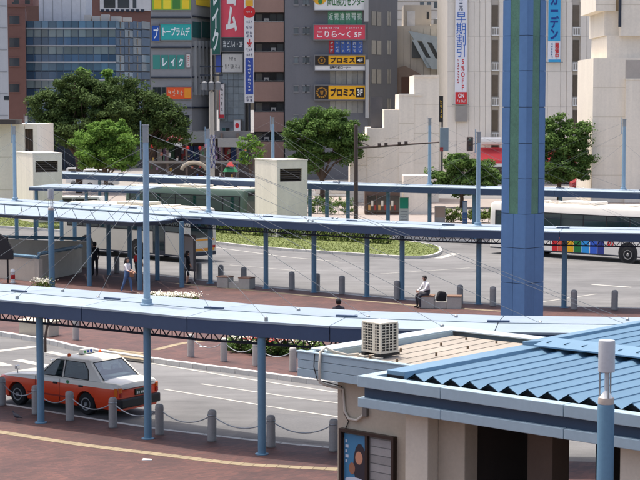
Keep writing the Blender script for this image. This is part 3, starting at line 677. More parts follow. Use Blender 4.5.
# conduit looping over the parapet and down the wall
HOSE = plain('pale_hose', (196, 188, 172), .6)
obj('conduit', MB().path([(1.0, .75, 3.72), (.92, .5, 3.72), (.78, .25, 3.80), (.70, .08, 3.9), (.66, -.03, 3.82), (.65, -.05, 3.5), (.66, -.05, 3.2), (.75, .1, 3.12), (.95, .33, 3.05), (1.0, .33, 2.6), (1.12, .32, 2.46), (1.35, .30, 2.46), (1.5, .32, 2.58), (1.56, .34, 2.66)], .03, 7), HOSE, t, smooth=True)
obj('cable', MB().path([(.5, -.03, 3.76), (.49, -.04, 3.5), (.56, -.02, 3.24), (.9, .34, 3.1), (.98, .34, 2.55), (1.1, .335, 2.4), (1.0, .335, 2.2), (.98, .335, 2.05)], .012, 5), BLACK, t)
obj('pipe_box', MB().box(1.50, .28, 2.56, 1.62, .36, 2.74), plain('junction_grey', (110, 104, 96), .6), t, bevel=.01)
# notice case with poster
kf = Facade(t.location, RZ); r = kf.rect(342.5, 432, 397, 492, .36)
f = obj('notice_case', MB().box(r[0], .24, r[1], r[2], .355, r[1] + .06).box(r[0], .24, r[3] - .06, r[2], .355, r[3]).box(r[0], .24, r[1] + .06, r[0] + .06, .355, r[3] - .06).box(r[2] - .06, .24, r[1] + .06, r[2], .355, r[3] - .06).box((r[0] + r[2]) / 2 - .03, .25, r[1] + .06, (r[0] + r[2]) / 2 + .03, .355, r[3] - .06), mat('brown_frame', (52, 38, 32), .4), t)
obj('backing', MB().box(r[0] + .05, .33, r[1] + .05, r[2] - .05, .357, r[3] - .05), mat('case_grey', (120, 118, 114), .7, var=.1), f)
xm = (r[0] + r[2]) / 2
po = obj('poster', MB().box(r[0] + .09, .318, r[1] + .1, xm - .05, .328, r[3] - .1), plain('poster_blue', (62, 122, 158), .4), f)
px0, px1, pz0, pz1 = r[0] + .09, xm - .05, r[1] + .1, r[3] - .1; pw, ph = px1 - px0, pz1 - pz0
def blob(name, cx, cz, rx, rz_, y, m, n=14, par=f):
    return obj(name, MB().prism_y([(px0 + pw * cx + rx * pw * math.cos(a * 2 * math.pi / n), pz0 + ph * cz + rz_ * ph * math.sin(a * 2 * math.pi / n)) for a in range(n)], y - .002, y), m, po)
blob('printed_figure', .72, .42, .30, .42, .316, plain('print_dark', (48, 44, 52), .5)); blob('printed_face', .68, .55, .17, .13, .3135, plain('print_skin', (196, 140, 110), .5)); blob('printed_hand', .36, .32, .14, .12, .3135, plain('print_brown', (150, 104, 80), .5)); blob('printed_base', .5, .08, .46, .07, .311, plain('print_pale', (196, 204, 214), .5))
for k in range(5):
    obj('printed_bar', MB().box(px0 + .03, .314, pz0 + ph * (.42 + .1 * k), px0 + .07 + .04 * (k % 2), .317, pz0 + ph * (.48 + .1 * k)), plain('print_pale', (196, 204, 214), .5), po)
for k in range(6):
    a, b = pz0 + (pz1 - pz0) * k / 6, pz0 + (pz1 - pz0) * (k + 1) / 6
    obj('notice_sheet', MB().box(xm + .06, .32, a + .01, r[2] - .1, .328, b - .01), mat('notice_grey', (150, 148, 144), .6, rnd=.12), f)

# air-conditioner outdoor unit on the kiosk roof
AC = plain('ac_ivory', (206, 198, 180), .5); p = W(380, 354.5, 3.66)
t = thing('air_conditioner', 'ivory air conditioner outdoor unit on the dusty kiosk roof', 'air conditioner', p, RZ - math.radians(8))
w, dd, h = .58, .50, .70
for x in (-w / 2 + .06, w / 2 - .12):
    obj('foot', MB().box(x, -dd / 2 - .06, 0, x + .1, dd / 2 + .06, .06), BLACK, t); obj('foot_block', MB().box(x - .05, -dd / 2 - .12, -.06, x + .15, -dd / 2 + .05, -.001), CONC, t)
obj('casing', MB().box(-w / 2 + .02, -dd / 2 + .02, .06, w / 2 - .02, dd / 2 - .02, h - .03), mat('ac_dark_fins', (60, 58, 56), .6), t)
obj('top_cover', MB().box(-w / 2, -dd / 2, h - .04, w / 2, dd / 2, h), AC, t, bevel=.015); obj('base_pan', MB().box(-w / 2, -dd / 2, .062, w / 2, dd / 2, .11), AC, t)
for x, y in ((-1, -1), (1, -1), (1, 1), (-1, 1)):
    obj('corner_post', MB().box(*((x * w / 2 - (.05 if x > 0 else 0)), (y * dd / 2 - (.05 if y > 0 else 0)), .11, (x * w / 2 + (.05 if x < 0 else 0)), (y * dd / 2 + (.05 if y < 0 else 0)), h - .04)), AC, t)
obj('corner_post', MB().box(.04, -dd / 2, .11, .12, -dd / 2 + .03, h - .04), AC, t)
for k in range(9):
    z = .15 + k * .057; obj('grille_bar', MB().box(-w / 2 + .05, -dd / 2 + .002, z, w / 2 - .05, -dd / 2 + .014, z + .014), AC, t); obj('grille_bar', MB().box(-w / 2 + .002, -dd / 2 + .05, z, -w / 2 + .014, dd / 2 - .05, z + .014), AC, t)
for k in range(9):
    z = .15 + k * .057; obj('grille_bar', MB().box(w / 2 - .014, -dd / 2 + .05, z, w / 2 - .002, dd / 2 - .05, z + .014), AC, t)
for k in range(3): obj('grille_bar', MB().box(w / 2 - .001, -dd / 2 + .13 + k * .1, .11, w / 2 + .004, -dd / 2 + .155 + k * .1, h - .04), AC, t)
for k in range(5): obj('grille_bar', MB().box(-w / 2 + .1 + k * .09, -dd / 2 - .004, .11, -w / 2 + .11 + k * .09, -dd / 2 + .001, h - .04), AC, t)
# ------------------------------------------------------------------ wheels
def wheel(parent, x, y, r, w, side, rimm=STEEL):
    g = obj('wheel', MB().lathe([(r * .55, -w / 2), (r * .9, -w / 2), (r, -w / 2 + .03), (r, w / 2 - .03), (r * .9, w / 2), (r * .55, w / 2)], 24, axis='y'), RUBBER, parent, (x, y, r), auto=35)
    obj('rim', MB().lathe([(0, .02), (r * .16, .025), (r * .2, -.0), (r * .42, -.02), (r * .5, .012), (r * .57, .012), (r * .57, -.02)] if side > 0 else [(r * .57, .02), (r * .57, -.012), (r * .5, -.012), (r * .42, .02), (r * .2, 0), (r * .16, -.025), (0, -.02)], 20, axis='y'), rimm, g, (0, side * w / 2, 0), auto=35)
    return g

# ------------------------------------------------------------------ taxi
def two_tone():
    m = bpy.data.materials.new('taxi_paint'); m.use_nodes = True; n = m.node_tree.nodes; l = m.node_tree.links; b = n['Principled BSDF']
    tc = n.new('ShaderNodeTexCoord'); sx = n.new('ShaderNodeSeparateXYZ'); l.new(tc.outputs['Object'], sx.inputs[0])
    g = n.new('ShaderNodeMath'); g.operation = 'GREATER_THAN'; g.inputs[1].default_value = .815; l.new(sx.outputs[2], g.inputs[0])
    mx = n.new('ShaderNodeMix'); mx.data_type = 'RGBA'; l.new(g.outputs[0], mx.inputs[0]); mx.inputs[6].default_value = L(226, 70, 28); mx.inputs[7].default_value = L(232, 228, 214)
    l.new(mx.outputs[2], b.inputs['Base Color']); b.inputs['Roughness'].default_value = .28; b.inputs['Coat Weight'].default_value = .4; b.inputs['Coat Roughness'].default_value = .08
    return m
TAXI = two_tone(); TWHITE = plain('taxi_white', (232, 228, 214), .28)
pr, pf = W(88, 414.5), W(21.5, 404.5)      # near rear and front wheel contact
hd = Vector((pf.x - pr.x, pf.y - pr.y)).normalized(); sidev = Vector((-hd.y, hd.x)); wb = 2.70
ctr = Vector((pr.x, pr.y)) + hd * 1.27 - sidev * .72
t = thing('taxi', 'white and orange red taxi sedan waiting at the near kerb', 'taxi', (ctr.x, ctr.y, 0), math.atan2(hd.y, hd.x)); t.scale = (1.03, 1.02, 1.03)
XR, XF = -1.27, 1.43
def arch(x):
    z = .23
    for c in (XR, XF):
        d_ = abs(x - c)
        if d_ < .37: z = max(z, .31 + math.sqrt(.37 ** 2 - d_ ** 2) * .98)
    return z
def topz(x):
    P = [(-2.50, .87), (-2.47, .93), (-2.35, .975), (-1.8, .99), (-1.3, .985), (-.5, .965), (.8, .955), (1.2, .93), (1.8, .875), (2.1, .83), (2.22, .78), (2.28, .70)]
    for (a, b), (c, d_) in zip(P, P[1:]):
        if a <= x <= c: return b + (d_ - b) * (x - a) / (c - a)
    return P[0][1] if x < P[0][0] else P[-1][1]
def halfw(x):
    w = .845
    if x < -2.05: w -= .07 * ((-2.05 - x) / .45) ** 2
    if x > 1.7: w -= .10 * ((x - 1.7) / .58) ** 2
    return w
st = sorted(set([-2.50, -2.47, -2.4, -2.3, -2.15, -2.0, -1.8, -.8, -.6, -.3, 0, .3, .6, .8, .95, 1.95, 2.05, 2.15, 2.22, 2.28] + [c + .37 * math.sin(a * math.pi / 20) for c in (XR, XF) for a in range(-10, 11)] + [c + s_ * .372 for c in (XR, XF) for s_ in (-1, 1)]))
rings = []
for x in st:
    w = halfw(x); zb = arch(x); zt = topz(x); k = lambda z: max(z, zb)
    half = [(w * .93, zb), (w * .985, k(.36)), (w, k(.52)), (w, k(.66)), (w * .992, max(.80, zb)), (w * .965, zt - .035), (w * .93, zt - .008), (w * .80, zt + .006), (w * .4, zt + .022)]
    half = [(a, min(b, zt - .05 + .0) if i < 5 else b) for i, (a, b) in enumerate(half)]
    rings.append([(x, -a, b) for a, b in half] + [(x, 0, zt + .027)] + [(x, a, b) for a, b in half[::-1]])
body = obj('body', MB().loft(rings), TAXI, t, auto=38)
obj('underbody', MB().box(-2.1, -.60, .16, 2.1, .60, .5), BLACK, t)
for c in (XR, XF): obj('wheel_well', MB().box(c - .42, -.66, .3, c + .42, .66, .72), BLACK, t)
# greenhouse
def roundrect(x0, x1, w, r, n=4):
    pts = []
    for cx, cy, a0 in ((x1 - r, w - r, 0), (x0 + r, w - r, 90), (x0 + r, -w + r, 180), (x1 - r, -w + r, 270)):
        for i in range(n + 1):
            a = math.radians(a0 + 90 * i / n); pts.append((cx + r * math.cos(a), cy + r * math.sin(a)))
    return pts
B0 = (-1.60, 1.02, .795, .955); B1 = (-1.00, .26, .655, 1.46)
lv = []
for f in (0, .5, 1): lv.append([(x, y, B0[3] + (B1[3] - B0[3]) * f) for x, y in roundrect(B0[0] + (B1[0] - B0[0]) * f, B0[1] + (B1[1] - B0[1]) * f, B0[2] + (B1[2] - B0[2]) * f, .10)])
lv = [[(x, y, B0[3] + (B1[3] - B0[3]) * f) for x, y in roundrect(B0[0] + (B1[0] - B0[0]) * f, B0[1] + (B1[1] - B0[1]) * f, B0[2] + (B1[2] - B0[2]) * f, .10)] for f in (.93, 1)]
for ins, z in ((.02, 1.492), (.07, 1.518), (.18, 1.540), (.36, 1.554)): lv.append([(x, y, z) for x, y in roundrect(B1[0] + ins * 1.1, B1[1] - ins * 1.1, B1[2] - ins, max(.10 - ins * .2, .04))])
cab = obj('roof', MB().loft(lv), TWHITE, t, auto=38)
INT = plain('taxi_interior', (52, 50, 52), .8); LACE = plain('seat_cover_white', (206, 204, 200), .8)
obj('interior_deck', MB().box(-1.42, -.70, 1.0, .92, .70, 1.022), INT, t); obj('rear_shelf', MB().box(-1.40, -.64, 1.023, -1.08, .64, 1.05), plain('shelf_grey', (150, 150, 148), .8), t)
for yy in (-.36, .36):
    st_ = obj('front_seat', MB().box(-.16, yy - .24, 1.022, -.02, yy + .24, 1.22), LACE, t, bevel=.03); obj('headrest', MB().box(-.15, yy - .13, 1.24, -.06, yy + .13, 1.38), LACE, st_, bevel=.03)
    obj('rear_headrest', MB().box(-1.02, yy - .13, 1.15, -.93, yy + .13, 1.27), LACE, t, bevel=.03)
obj('rear_seat', MB().box(-1.06, -.62, 1.022, -.90, .62, 1.14), INT, t, bevel=.03); obj('dashboard', MB().box(.55, -.66, 1.022, .90, .66, 1.07), INT, t, bevel=.02)
obj('steering_wheel', MB().path([(.42 + .05 * math.sin(a), -.36 + .17 * math.cos(a), 1.10 + .15 * math.sin(a)) for a in [i * math.pi / 8 for i in range(17)]], .014, 6), BLACK, t)
TGL = clear_glass('taxi_glass', (.50, .56, .56, 1), .06); RUBS = plain('window_seal', (24, 24, 26), .6)
def sy(z): return B0[2] + (B1[2] - B0[2]) * (z - B0[3]) / (B1[3] - B0[3])
def side_pane(name, pts, s_, off, m, par=cab):
    v = [(x, s_ * (sy(z) + off), z) for x, z in pts]; v2 = [(x, s_ * (sy(z) + off - .01), z) for x, z in pts]
    return obj(name, MB().loft([v, v2] if s_ < 0 else [v2, v]), m, par)
def pillar(P, s_, th=.05):
    v = [(x, s_ * (sy(z) + .001), z) for x, z in P]; v2 = [(x, s_ * (sy(z) - th), z) for x, z in P]; obj('pillar', MB().loft([v, v2] if s_ < 0 else [v2, v]), TWHITE, t)
for s_ in (1, -1):
    pillar([(.80, .955), (1.0, .955), (.31, 1.43), (.24, 1.43)], s_); pillar([(-.10, .955), (-.01, .955), (.01, 1.45), (-.09, 1.45)], s_); pillar([(-1.57, .955), (-1.04, .955), (-.975, 1.24), (-.79, 1.43), (-1.03, 1.43)], s_, .09)
    pillar([(-1.06, .955), (.82, .955), (.80, .985), (-1.05, .985)], s_); pillar([(-.82, 1.42), (.30, 1.42), (.26, 1.46), (-.9, 1.46)], s_)
fr_w = [(-.02, .985), (.76, .985), (.74, 1.03), (.30, 1.425), (.0, 1.435)]; rr_w = [(-1.05, .985), (-.10, .985), (-.08, 1.435), (-.80, 1.425), (-.98, 1.24)]
def grow(P, g): 
    cx = sum(p[0] for p in P) / len(P); cz = sum(p[1] for p in P) / len(P); return [(x + g * (1 if x > cx else -1), z + g * (1 if z > cz else -1)) for x, z in P]
for s_ in (1, -1):
    for P in (fr_w, rr_w):
        fo = side_pane('window', P, s_, .006, TGL)
        obj('window_seal', MB().path([(x, s_ * (sy(z) + .008), z) for x, z in P + [P[0]]], .013, 5), RUBS, fo)
def rear_x(z, i): return B0[i] + (B1[i] - B0[i]) * (z - B0[3]) / (B1[3] - B0[3])
def end_pane(name, z0, z1, hw0, hw1, i, sg, off, m, par=cab):
    v = [(rear_x(z, i) + sg * off, y, z) for y, z in ((-hw0, z0), (hw0, z0), (hw1, z1), (-hw1, z1))]; v2 = [(a - sg * .012, b, c_) for a, b, c_ in v]
    return obj(name, MB().loft([v, v2] if sg > 0 else [v2, v]), m, par)
for nm, i_, sg, hw0, hw1, z0 in (('rear_screen', 0, -1, .69, .575, .99), ('windscreen', 1, 1, .71, .59, .98)):
    fo = end_pane(nm, z0, 1.435, hw0, hw1, i_, sg, .004, TGL if i_ else clear_glass('rear_glass', (.72, .80, .82, 1), .16), t)
    obj('screen_seal', MB().path([(rear_x(z, i_) + sg * .006, y, z) for y, z in ((-hw0, z0), (hw0, z0), (hw1, 1.435), (-hw1, 1.435), (-hw0, z0))], .014, 5), RUBS, fo)
# bumpers, lights, plate, handles, mirrors, roof lamps
def bumper(x0, x1, nm):
    P = [(x0, .36), (x0, .53), (x1, .56), (x1, .30)] 
    o_ = obj(nm, MB().hexa([(min(x0, x1), -.80, .30), (max(x0, x1), -.84, .30), (max(x0, x1), .84, .30), (min(x0, x1), .80, .30)], [(min(x0, x1), -.80, .56), (max(x0, x1), -.84, .56), (max(x0, x1), .84, .56), (min(x0, x1), .80, .56)]), BLACK, t, bevel=.04); return o_
bumper(-2.60, -2.3, 'rear_bumper')
o_ = obj('front_bumper', MB().hexa([(2.05, -.82, .30), (2.36, -.74, .30), (2.36, .74, .30), (2.05, .82, .30)], [(2.05, -.82, .55), (2.36, -.74, .55), (2.36, .74, .55), (2.05, .82, .55)]), BLACK, t, bevel=.04)
TAILR = plain('tail_red', (170, 20, 18), .2); TAILA = plain('tail_amber', (220, 110, 20), .2)
for s_ in (1, -1):
    tl = obj('tail_light', MB().box(-2.525, s_ * .78 - .10 * (s_ > 0) - .0, .60, -2.44, s_ * .78 + .10 * (s_ < 0), .72), TAILR, t, bevel=.012)
    obj('indicator', MB().box(-2.522, s_ * .78 - .10 * (s_ > 0), .725, -2.435, s_ * .78 + .10 * (s_ < 0), .86), TAILA, tl, bevel=.012)
    obj('side_lens', MB().box(-2.44, s_ * .795 - .02, .62, -2.33, s_ * .795 + .02, .85), TAILA, tl, bevel=.01)
    obj('headlight', MB().box(2.2, s_ * .62 - .12, .58, 2.30, s_ * .62 + .12, .72), plain('headlamp', (200, 205, 208), .1), t, bevel=.02)
    for x in (-.93, .06):
        obj('door_handle', MB().box(x - .08, s_ * .838 - .02, .775, x + .08, s_ * .838 + .028, .825), BLACK, t, bevel=.01)
    for x in (-.10, .84): obj('door_seam', MB().box(x - .006, s_ * .843 - .004, .3, x + .006, s_ * .843 + .004, .93), RUBS, t)
    obj('sill_strip', MB().box(-.85, s_ * .845 - .012, .43, 1.0, s_ * .845 + .012, .47), plain('strip_red', (150, 40, 22), .5), t)
    fm = obj('fender_mirror', MB().box(1.50, s_ * .70 - .07, 1.02, 1.58, s_ * .70 + .08, 1.13), plain('mirror_chrome', (190, 192, 194), .2, metal=.5), t, bevel=.02); obj('mirror_stalk', MB().tube((1.54, s_ * .70, .86), (1.54, s_ * .70, 1.03), .014, 6), STEEL, fm)
    obj('roof_marker', MB().lathe([(.05, 1.50), (.045, 1.58), (.02, 1.61), (0, 1.61)], 10, (-.05 if s_ > 0 else -.25, s_ * .52, 0)), plain('marker_orange', (226, 92, 20), .4), t)
pl = obj('number_plate', MB().box(-2.545, -.18, .60, -2.50, .18, .77), plain('plate_green', (26, 52, 40), .4), t, bevel=.008)
for k, yy in enumerate((.11, .04, -.06, -.13)): obj('plate_mark', MB().box(-2.549, yy - .022, .635, -2.5445, yy + .022, .70), WHITEP, pl)
obj('trunk_seam', MB().box(-2.515, -.60, .80, -2.485, .60, .812), RUBS, t); obj('emblem', MB().box(-2.50, -.62, .87, -2.485, -.42, .885), STEEL, t)
rs = obj('roof_sign', MB().hexa([(-.30, -.24, 1.560), (-.12, -.24, 1.560), (-.12, .24, 1.560), (-.30, .24, 1.560)], [(-.27, -.21, 1.700), (-.15, -.21, 1.700), (-.15, .21, 1.700), (-.27, .21, 1.700)]), WHITEP, t, bevel=.02)
obj('sign_base', MB().box(-.32, -.27, 1.535, -.10, .27, 1.559), BLACK, rs)
for i, cc in enumerate(((40, 70, 150), (40, 70, 150), (60, 140, 70))): obj('sign_mark', MB().hexa([(-.302 + .006, -.16 + i * .12, 1.590), (-.29, -.16 + i * .12, 1.590), (-.29, -.08 + i * .12, 1.590), (-.302 + .006, -.08 + i * .12, 1.590)], [(-.284, -.16 + i * .12, 1.660), (-.26, -.16 + i * .12, 1.660), (-.26, -.08 + i * .12, 1.660), (-.284, -.08 + i * .12, 1.660)]), plain('sign_mark_%d' % (i // 2), cc, .5), rs)
obj('door_badge', MB().lathe([(.05, 0), (.05, .004), (0, .005)], 14, axis='y'), plain('badge_green', (60, 140, 90), .4), t, (-.42, .842, .87), (math.pi * 0, 0, 0))
for x in (XR, XF):
    for s_ in (1, -1): wheel(t, x, s_ * .72, .312, .2, s_)

for ch in t.children:                         # the cabin sits well back on this long-bonnet saloon
    nm = ch.name.split('.')[0]
    if nm in ('roof', 'interior_deck', 'rear_shelf', 'front_seat', 'rear_headrest', 'rear_seat', 'dashboard', 'steering_wheel', 'pillar', 'rear_screen', 'windscreen', 'roof_marker', 'roof_sign'): ch.location.x -= .30
    if nm in ('door_handle', 'door_seam', 'door_badge'): ch.location.x -= .17

# ------------------------------------------------------------------ buses
def bus(label, p0, hdg, ln, body, win, wd=2.45, ht=3.02, stripes=(), back_detail=None, side=1, wheels=(2.3, 7.4), roofm=None, ac=True, skirt=None, doors=(), nwin=7, zwin=(1.72, 2.55), front=True):
    """local x along the visible long side from its left end, y away from the viewer"""
    t = thing('bus', label, 'bus', (p0[0], p0[1], 0), hdg); r = .16; zb = .34
    prof = [(0, zb), (wd, zb), (wd, 1.6), (wd - .03, 2.4), (wd - .06, ht - r), (wd - .12, ht - .05), (wd - .3, ht), (.3, ht), (.12, ht - .05), (.06, ht - r), (.03, 2.4), (0, 1.6)]
    rings = []
    for x, k, dz in ((0, .16, .14), (.04, .06, .05), (.12, .015, .01), (.25, 0, 0), (ln - .25, 0, 0), (ln - .12, .015, .01), (ln - .04, .06, .05), (ln, .16, .14)):
        rings.append([(x, y + (k if y < wd / 2 else -k), z - (dz if z > 1.5 else 0)) for y, z in prof])
    obj('body', MB().loft(rings), body, t, auto=40)
    obj('roof_skin', MB().loft([[(x, y, z) for y, z in ((.26, ht + .004), (wd - .26, ht + .004), (wd - .3, ht + .03), (.3, ht + .03))] for x in (.4, ln - .4)]), roofm or body, t)
    if ac:
        a = obj('roof_unit', MB().box(ln * .40, .55, ht + .031, ln * .40 + 2.4, wd - .55, ht + .2), roofm or body, t, bevel=.05)
        obj('roof_vent', MB().box(ln * .75, .9, ht + .031, ln * .75 + .7, wd - .9, ht + .12), roofm or body, t, bevel=.03)
    x0 = .5; sp = (ln - .9) / nwin
    b = obj('window_band', MB().hexa([(x0 - .06, -.012, zwin[0] - .06), (ln - .34, -.012, zwin[0] - .06), (ln - .34, .05, zwin[0] - .06), (x0 - .06, .05, zwin[0] - .06)], [(x0 - .06, .014, zwin[1] + .06), (ln - .34, .014, zwin[1] + .06), (ln - .34, .08, zwin[1] + .06), (x0 - .06, .08, zwin[1] + .06)]), BLACK, t)
    for k in range(nwin):
        a, c = x0 + k * sp + .04, x0 + (k + 1) * sp - .04; f = lambda z: -.012 + .026 * (z - zwin[0] + .06) / (zwin[1] - zwin[0] + .12) - .006
        w_ = obj('window', MB().hexa([(a, f(zwin[0]), zwin[0]), (c, f(zwin[0]), zwin[0]), (c, .04, zwin[0]), (a, .04, zwin[0])], [(a, f(zwin[1]), zwin[1]), (c, f(zwin[1]), zwin[1]), (c, .06, zwin[1]), (a, .06, zwin[1])]), win, b)
        zt = zwin[1] - .24; obj('window_rail', MB().box(a, f(zt) - .01, zt - .015, c, f(zt) + .01, zt + .015), DARKM, w_)
    for i, (a, c, z0, z1, m) in enumerate(stripes): obj('livery_stripe', MB().box(a, -.006, z0, c, .01, z1), m, t)
    obj('skirt_line', MB().box(.1, -.008, zb + .0, ln - .1, .02, zb + .08), skirt or DARKM, t)
    for x in wheels:
        obj('wheel_arch', MB().lathe([(.62, 0), (.62, .014), (0, .014)], 24, axis='y'), BLACK, t, (x, -.012 + .0, .56))
        for yy, s_ in ((.12, -1), (wd - .12, 1)): wheel(t, x, yy, .48, .28, s_, mat('bus_rim', (150, 148, 144), .4, metal=.3))
    for a in doors:
        dr = obj('door', MB().box(a, -.014, zb + .05, a + 1.0, .03, 2.5), DARKM, t)
        for k in (0, 1): obj('door_pane', MB().box(a + .05 + k * .48, -.018, .62, a + .47 + k * .48, -.013, 2.42), win, dr)
    # end faces
    for xe, s_ in ((0, -1), (ln, 1)):
        sc_ = obj('end_window', MB().hexa([(xe - .008 + s_ * .002, .34, 1.35), (xe + .008 + s_ * .002, .34, 1.35), (xe + .008 + s_ * .002, wd - .34, 1.35), (xe - .008 + s_ * .002, wd - .34, 1.35)], [(xe - .012 + s_ * .008, .38, 2.45), (xe + .004 + s_ * .008, .38, 2.45), (xe + .004 + s_ * .008, wd - .38, 2.45), (xe - .012 + s_ * .008, wd - .38, 2.45)]), win, t)
        obj('destination_box', MB().box(xe - .01 + s_ * .004, .5, 2.5, xe + .01 + s_ * .004, wd - .5, 2.74), BLACK, t)
        for yy in (.3, wd - .3): obj('lamp', MB().box(xe - .02 + s_ * .006, yy - .12, .75, xe + .02 + s_ * .006, yy + .12, .9), TAILR if s_ > 0 else TAILA, t)
        obj('bumper', MB().box(xe - .06, .17, .36, xe + .06, wd - .17, .56), DARKM, t, bevel=.02)
    return t
BUSW = plain('bus_white', (226, 220, 208), .35); BUSG = glassy('bus_glass', (32, 50, 52), .05, .8)
cm_ = {k: plain('stripe_' + k, c, .4) for k, c in (('red', (206, 34, 40)), ('salmon', (224, 92, 70)), ('yellow', (236, 176, 24)), ('green', (24, 118, 60)), ('cyan', (44, 148, 214)), ('blue', (52, 96, 196)), ('navy', (44, 58, 132)))}
pL, pW = Vector((10.05, 99.6)), Vector((17.15, 93.2)); dv = (pW - pL).normalized(); fb = Facade(pL, math.atan2(dv.y, dv.x))
stp = []
for a, c, k in ((552, 557.5, 'red'), (557.8, 562.5, 'salmon'), (564.5, 573.5, 'yellow'), (574, 581, 'green'), (581.5, 589, 'cyan'), (590, 597, 'blue'), (597.5, 604, 'navy')):
    r = fb.rect(a, 241, c, 257); stp.append((r[0], r[2], .40, 1.56, cm_[k]))
t = bus('white bus with rainbow colour blocks along its side', pL, fb.rz, 11.6, BUSW, BUSG, stripes=stp, wheels=(3.2 - .6, (pW - pL).length), ht=3.08)
r = fb.rect(607.5, 239.5, 614, 247); letter(t, 'の', r, -.012, cm_['red'], .03)
for k in range(9): obj('roof_pod', MB().box(2.6 + k * .32, .55, 3.115, 2.8 + k * .32, 1.0, 3.24 + .03 * (k % 2)), BUSW, t, bevel=.02)

pc = Vector((-7.45, 93.2)); dv = Vector((.75, -.66)).normalized(); ln = 10.6; pl_ = pc - dv * ln
BUSC = plain('bus_cream', (206, 200, 184), .4)
ORG = plain('bus_orange', (226, 150, 40), .4)
t = bus('cream bus parked behind the bus shelter columns, amber bars on its end', pl_, math.atan2(dv.y, dv.x), ln, BUSC, BUSG, wheels=(2.2, 6.6), doors=(7.9,))
for z0, z1 in ((.62, .76), (1.2, 1.28), (2.55, 2.68)): obj('amber_bar', MB().box(ln + .012, .3, z0, ln + .03, 2.2, z1), ORG, t)
dv = Vector((6.9, -5.2)).normalized(); pl_ = Vector((-14.2, 122.2))
t = bus('green glazed bus with cream roof behind the cream vent tower', pl_, math.atan2(dv.y, dv.x), 11.2, plain('bus_green', (86, 104, 92), .4), glassy('bus_glass_green', (24, 58, 50), .05, .8), wheels=(2.3, 7.6), roofm=BUSC, ht=2.98, zwin=(1.5, 2.45))

# ------------------------------------------------------------------ other road vehicles in the background
def small_car(name, label, p, rz, c, ln=4.2, h=1.5, van=False, cat='car'):
    t = thing(name, label, cat, p, rz); m = plain('paint_%d_%d_%d' % c, c, .3); w = .84
    P = [(0, .3), (0, .75), (.1, .9), (ln - .9, .92), (ln - .1, .78), (ln, .6), (ln, .3)] if not van else [(0, .3), (0, 1.0), (.04, 1.05), (ln - .5, 1.05), (ln - .08, .9), (ln, .6), (ln, .3)]
    obj('body', MB().prism_y(P, -w, w), m, t, bevel=.06)
    Q = [(.25, .9), (.7, h), (ln * .55, h), (ln - 1.1, .92)] if not van else [(.03, 1.04), (.1, h - .05), (.2, h), (ln - 1.1, h), (ln - .45, 1.04)]
    cb = obj('cabin', MB().prism_y(Q, -w + .1, w - .1), m, t, bevel=.05)
    z0, z1 = (.95, h - .12) if not van else (1.1, h - .15); xa, xb = (.7, ln * .55) if not van else (.25, ln - 1.15)
    for k in range(3):
        a, b = xa + (xb - xa) * k / 3 + .04, xa + (xb - xa) * (k + 1) / 3 - .04
        for s_ in (-1, 1): obj('window', MB().box(a, s_ * (w - .1) - .012, z0, b, s_ * (w - .1) + .012, z1), GLASSD, cb)
    for x in (.8, ln - .85):
        for s_ in (-1, 1): wheel(t, x, s_ * .74, .3, .2, s_)
    for s_ in (-1, 1):
        obj('headlight', MB().box(ln - .06, s_ * .6 - .14, .6, ln + .015, s_ * .6 + .14, .72), plain('headlamp', (200, 205, 208), .1), t); obj('tail_light', MB().box(-.02, s_ * .68 - .1, .6, .03, s_ * .68 + .1, .8), TAILR, t)
    return t
small_car('van', 'white van seen between the left trees and the far canopy', At(66, 170, 182) * 1, .1, (226, 226, 222), 4.4, 1.95, True, 'van').location.z = .1
small_car('van', 'second white van half behind the bright green tree', At(83, 172, 178), .05, (214, 214, 210), 3.8, 1.9, True, 'van').location.z = .1
p = At(60, 188, 128); small_car('van', 'low white van roof in front of the far left canopy', (p.x, p.y, 0), -.2, (222, 222, 216), 4.4, 1.9, True, 'van')
p = At(571, 190, 172); small_car('car', 'dark car with red body by the right hand tree', (p.x, p.y, .1), .05, (150, 44, 44), 4.2, 1.5)
p = At(262, 178, 160); small_car('car', 'pale car under the middle tree, beside the cream vent tower', (p.x + 5.0, p.y, .1), .1, (205, 205, 200), 4.2, 1.5)
p = At(478, 178, 165); small_car('car', 'silver car behind the right canopy mast', (p.x, p.y, .1), .1, (180, 182, 184), 4.2, 1.45)

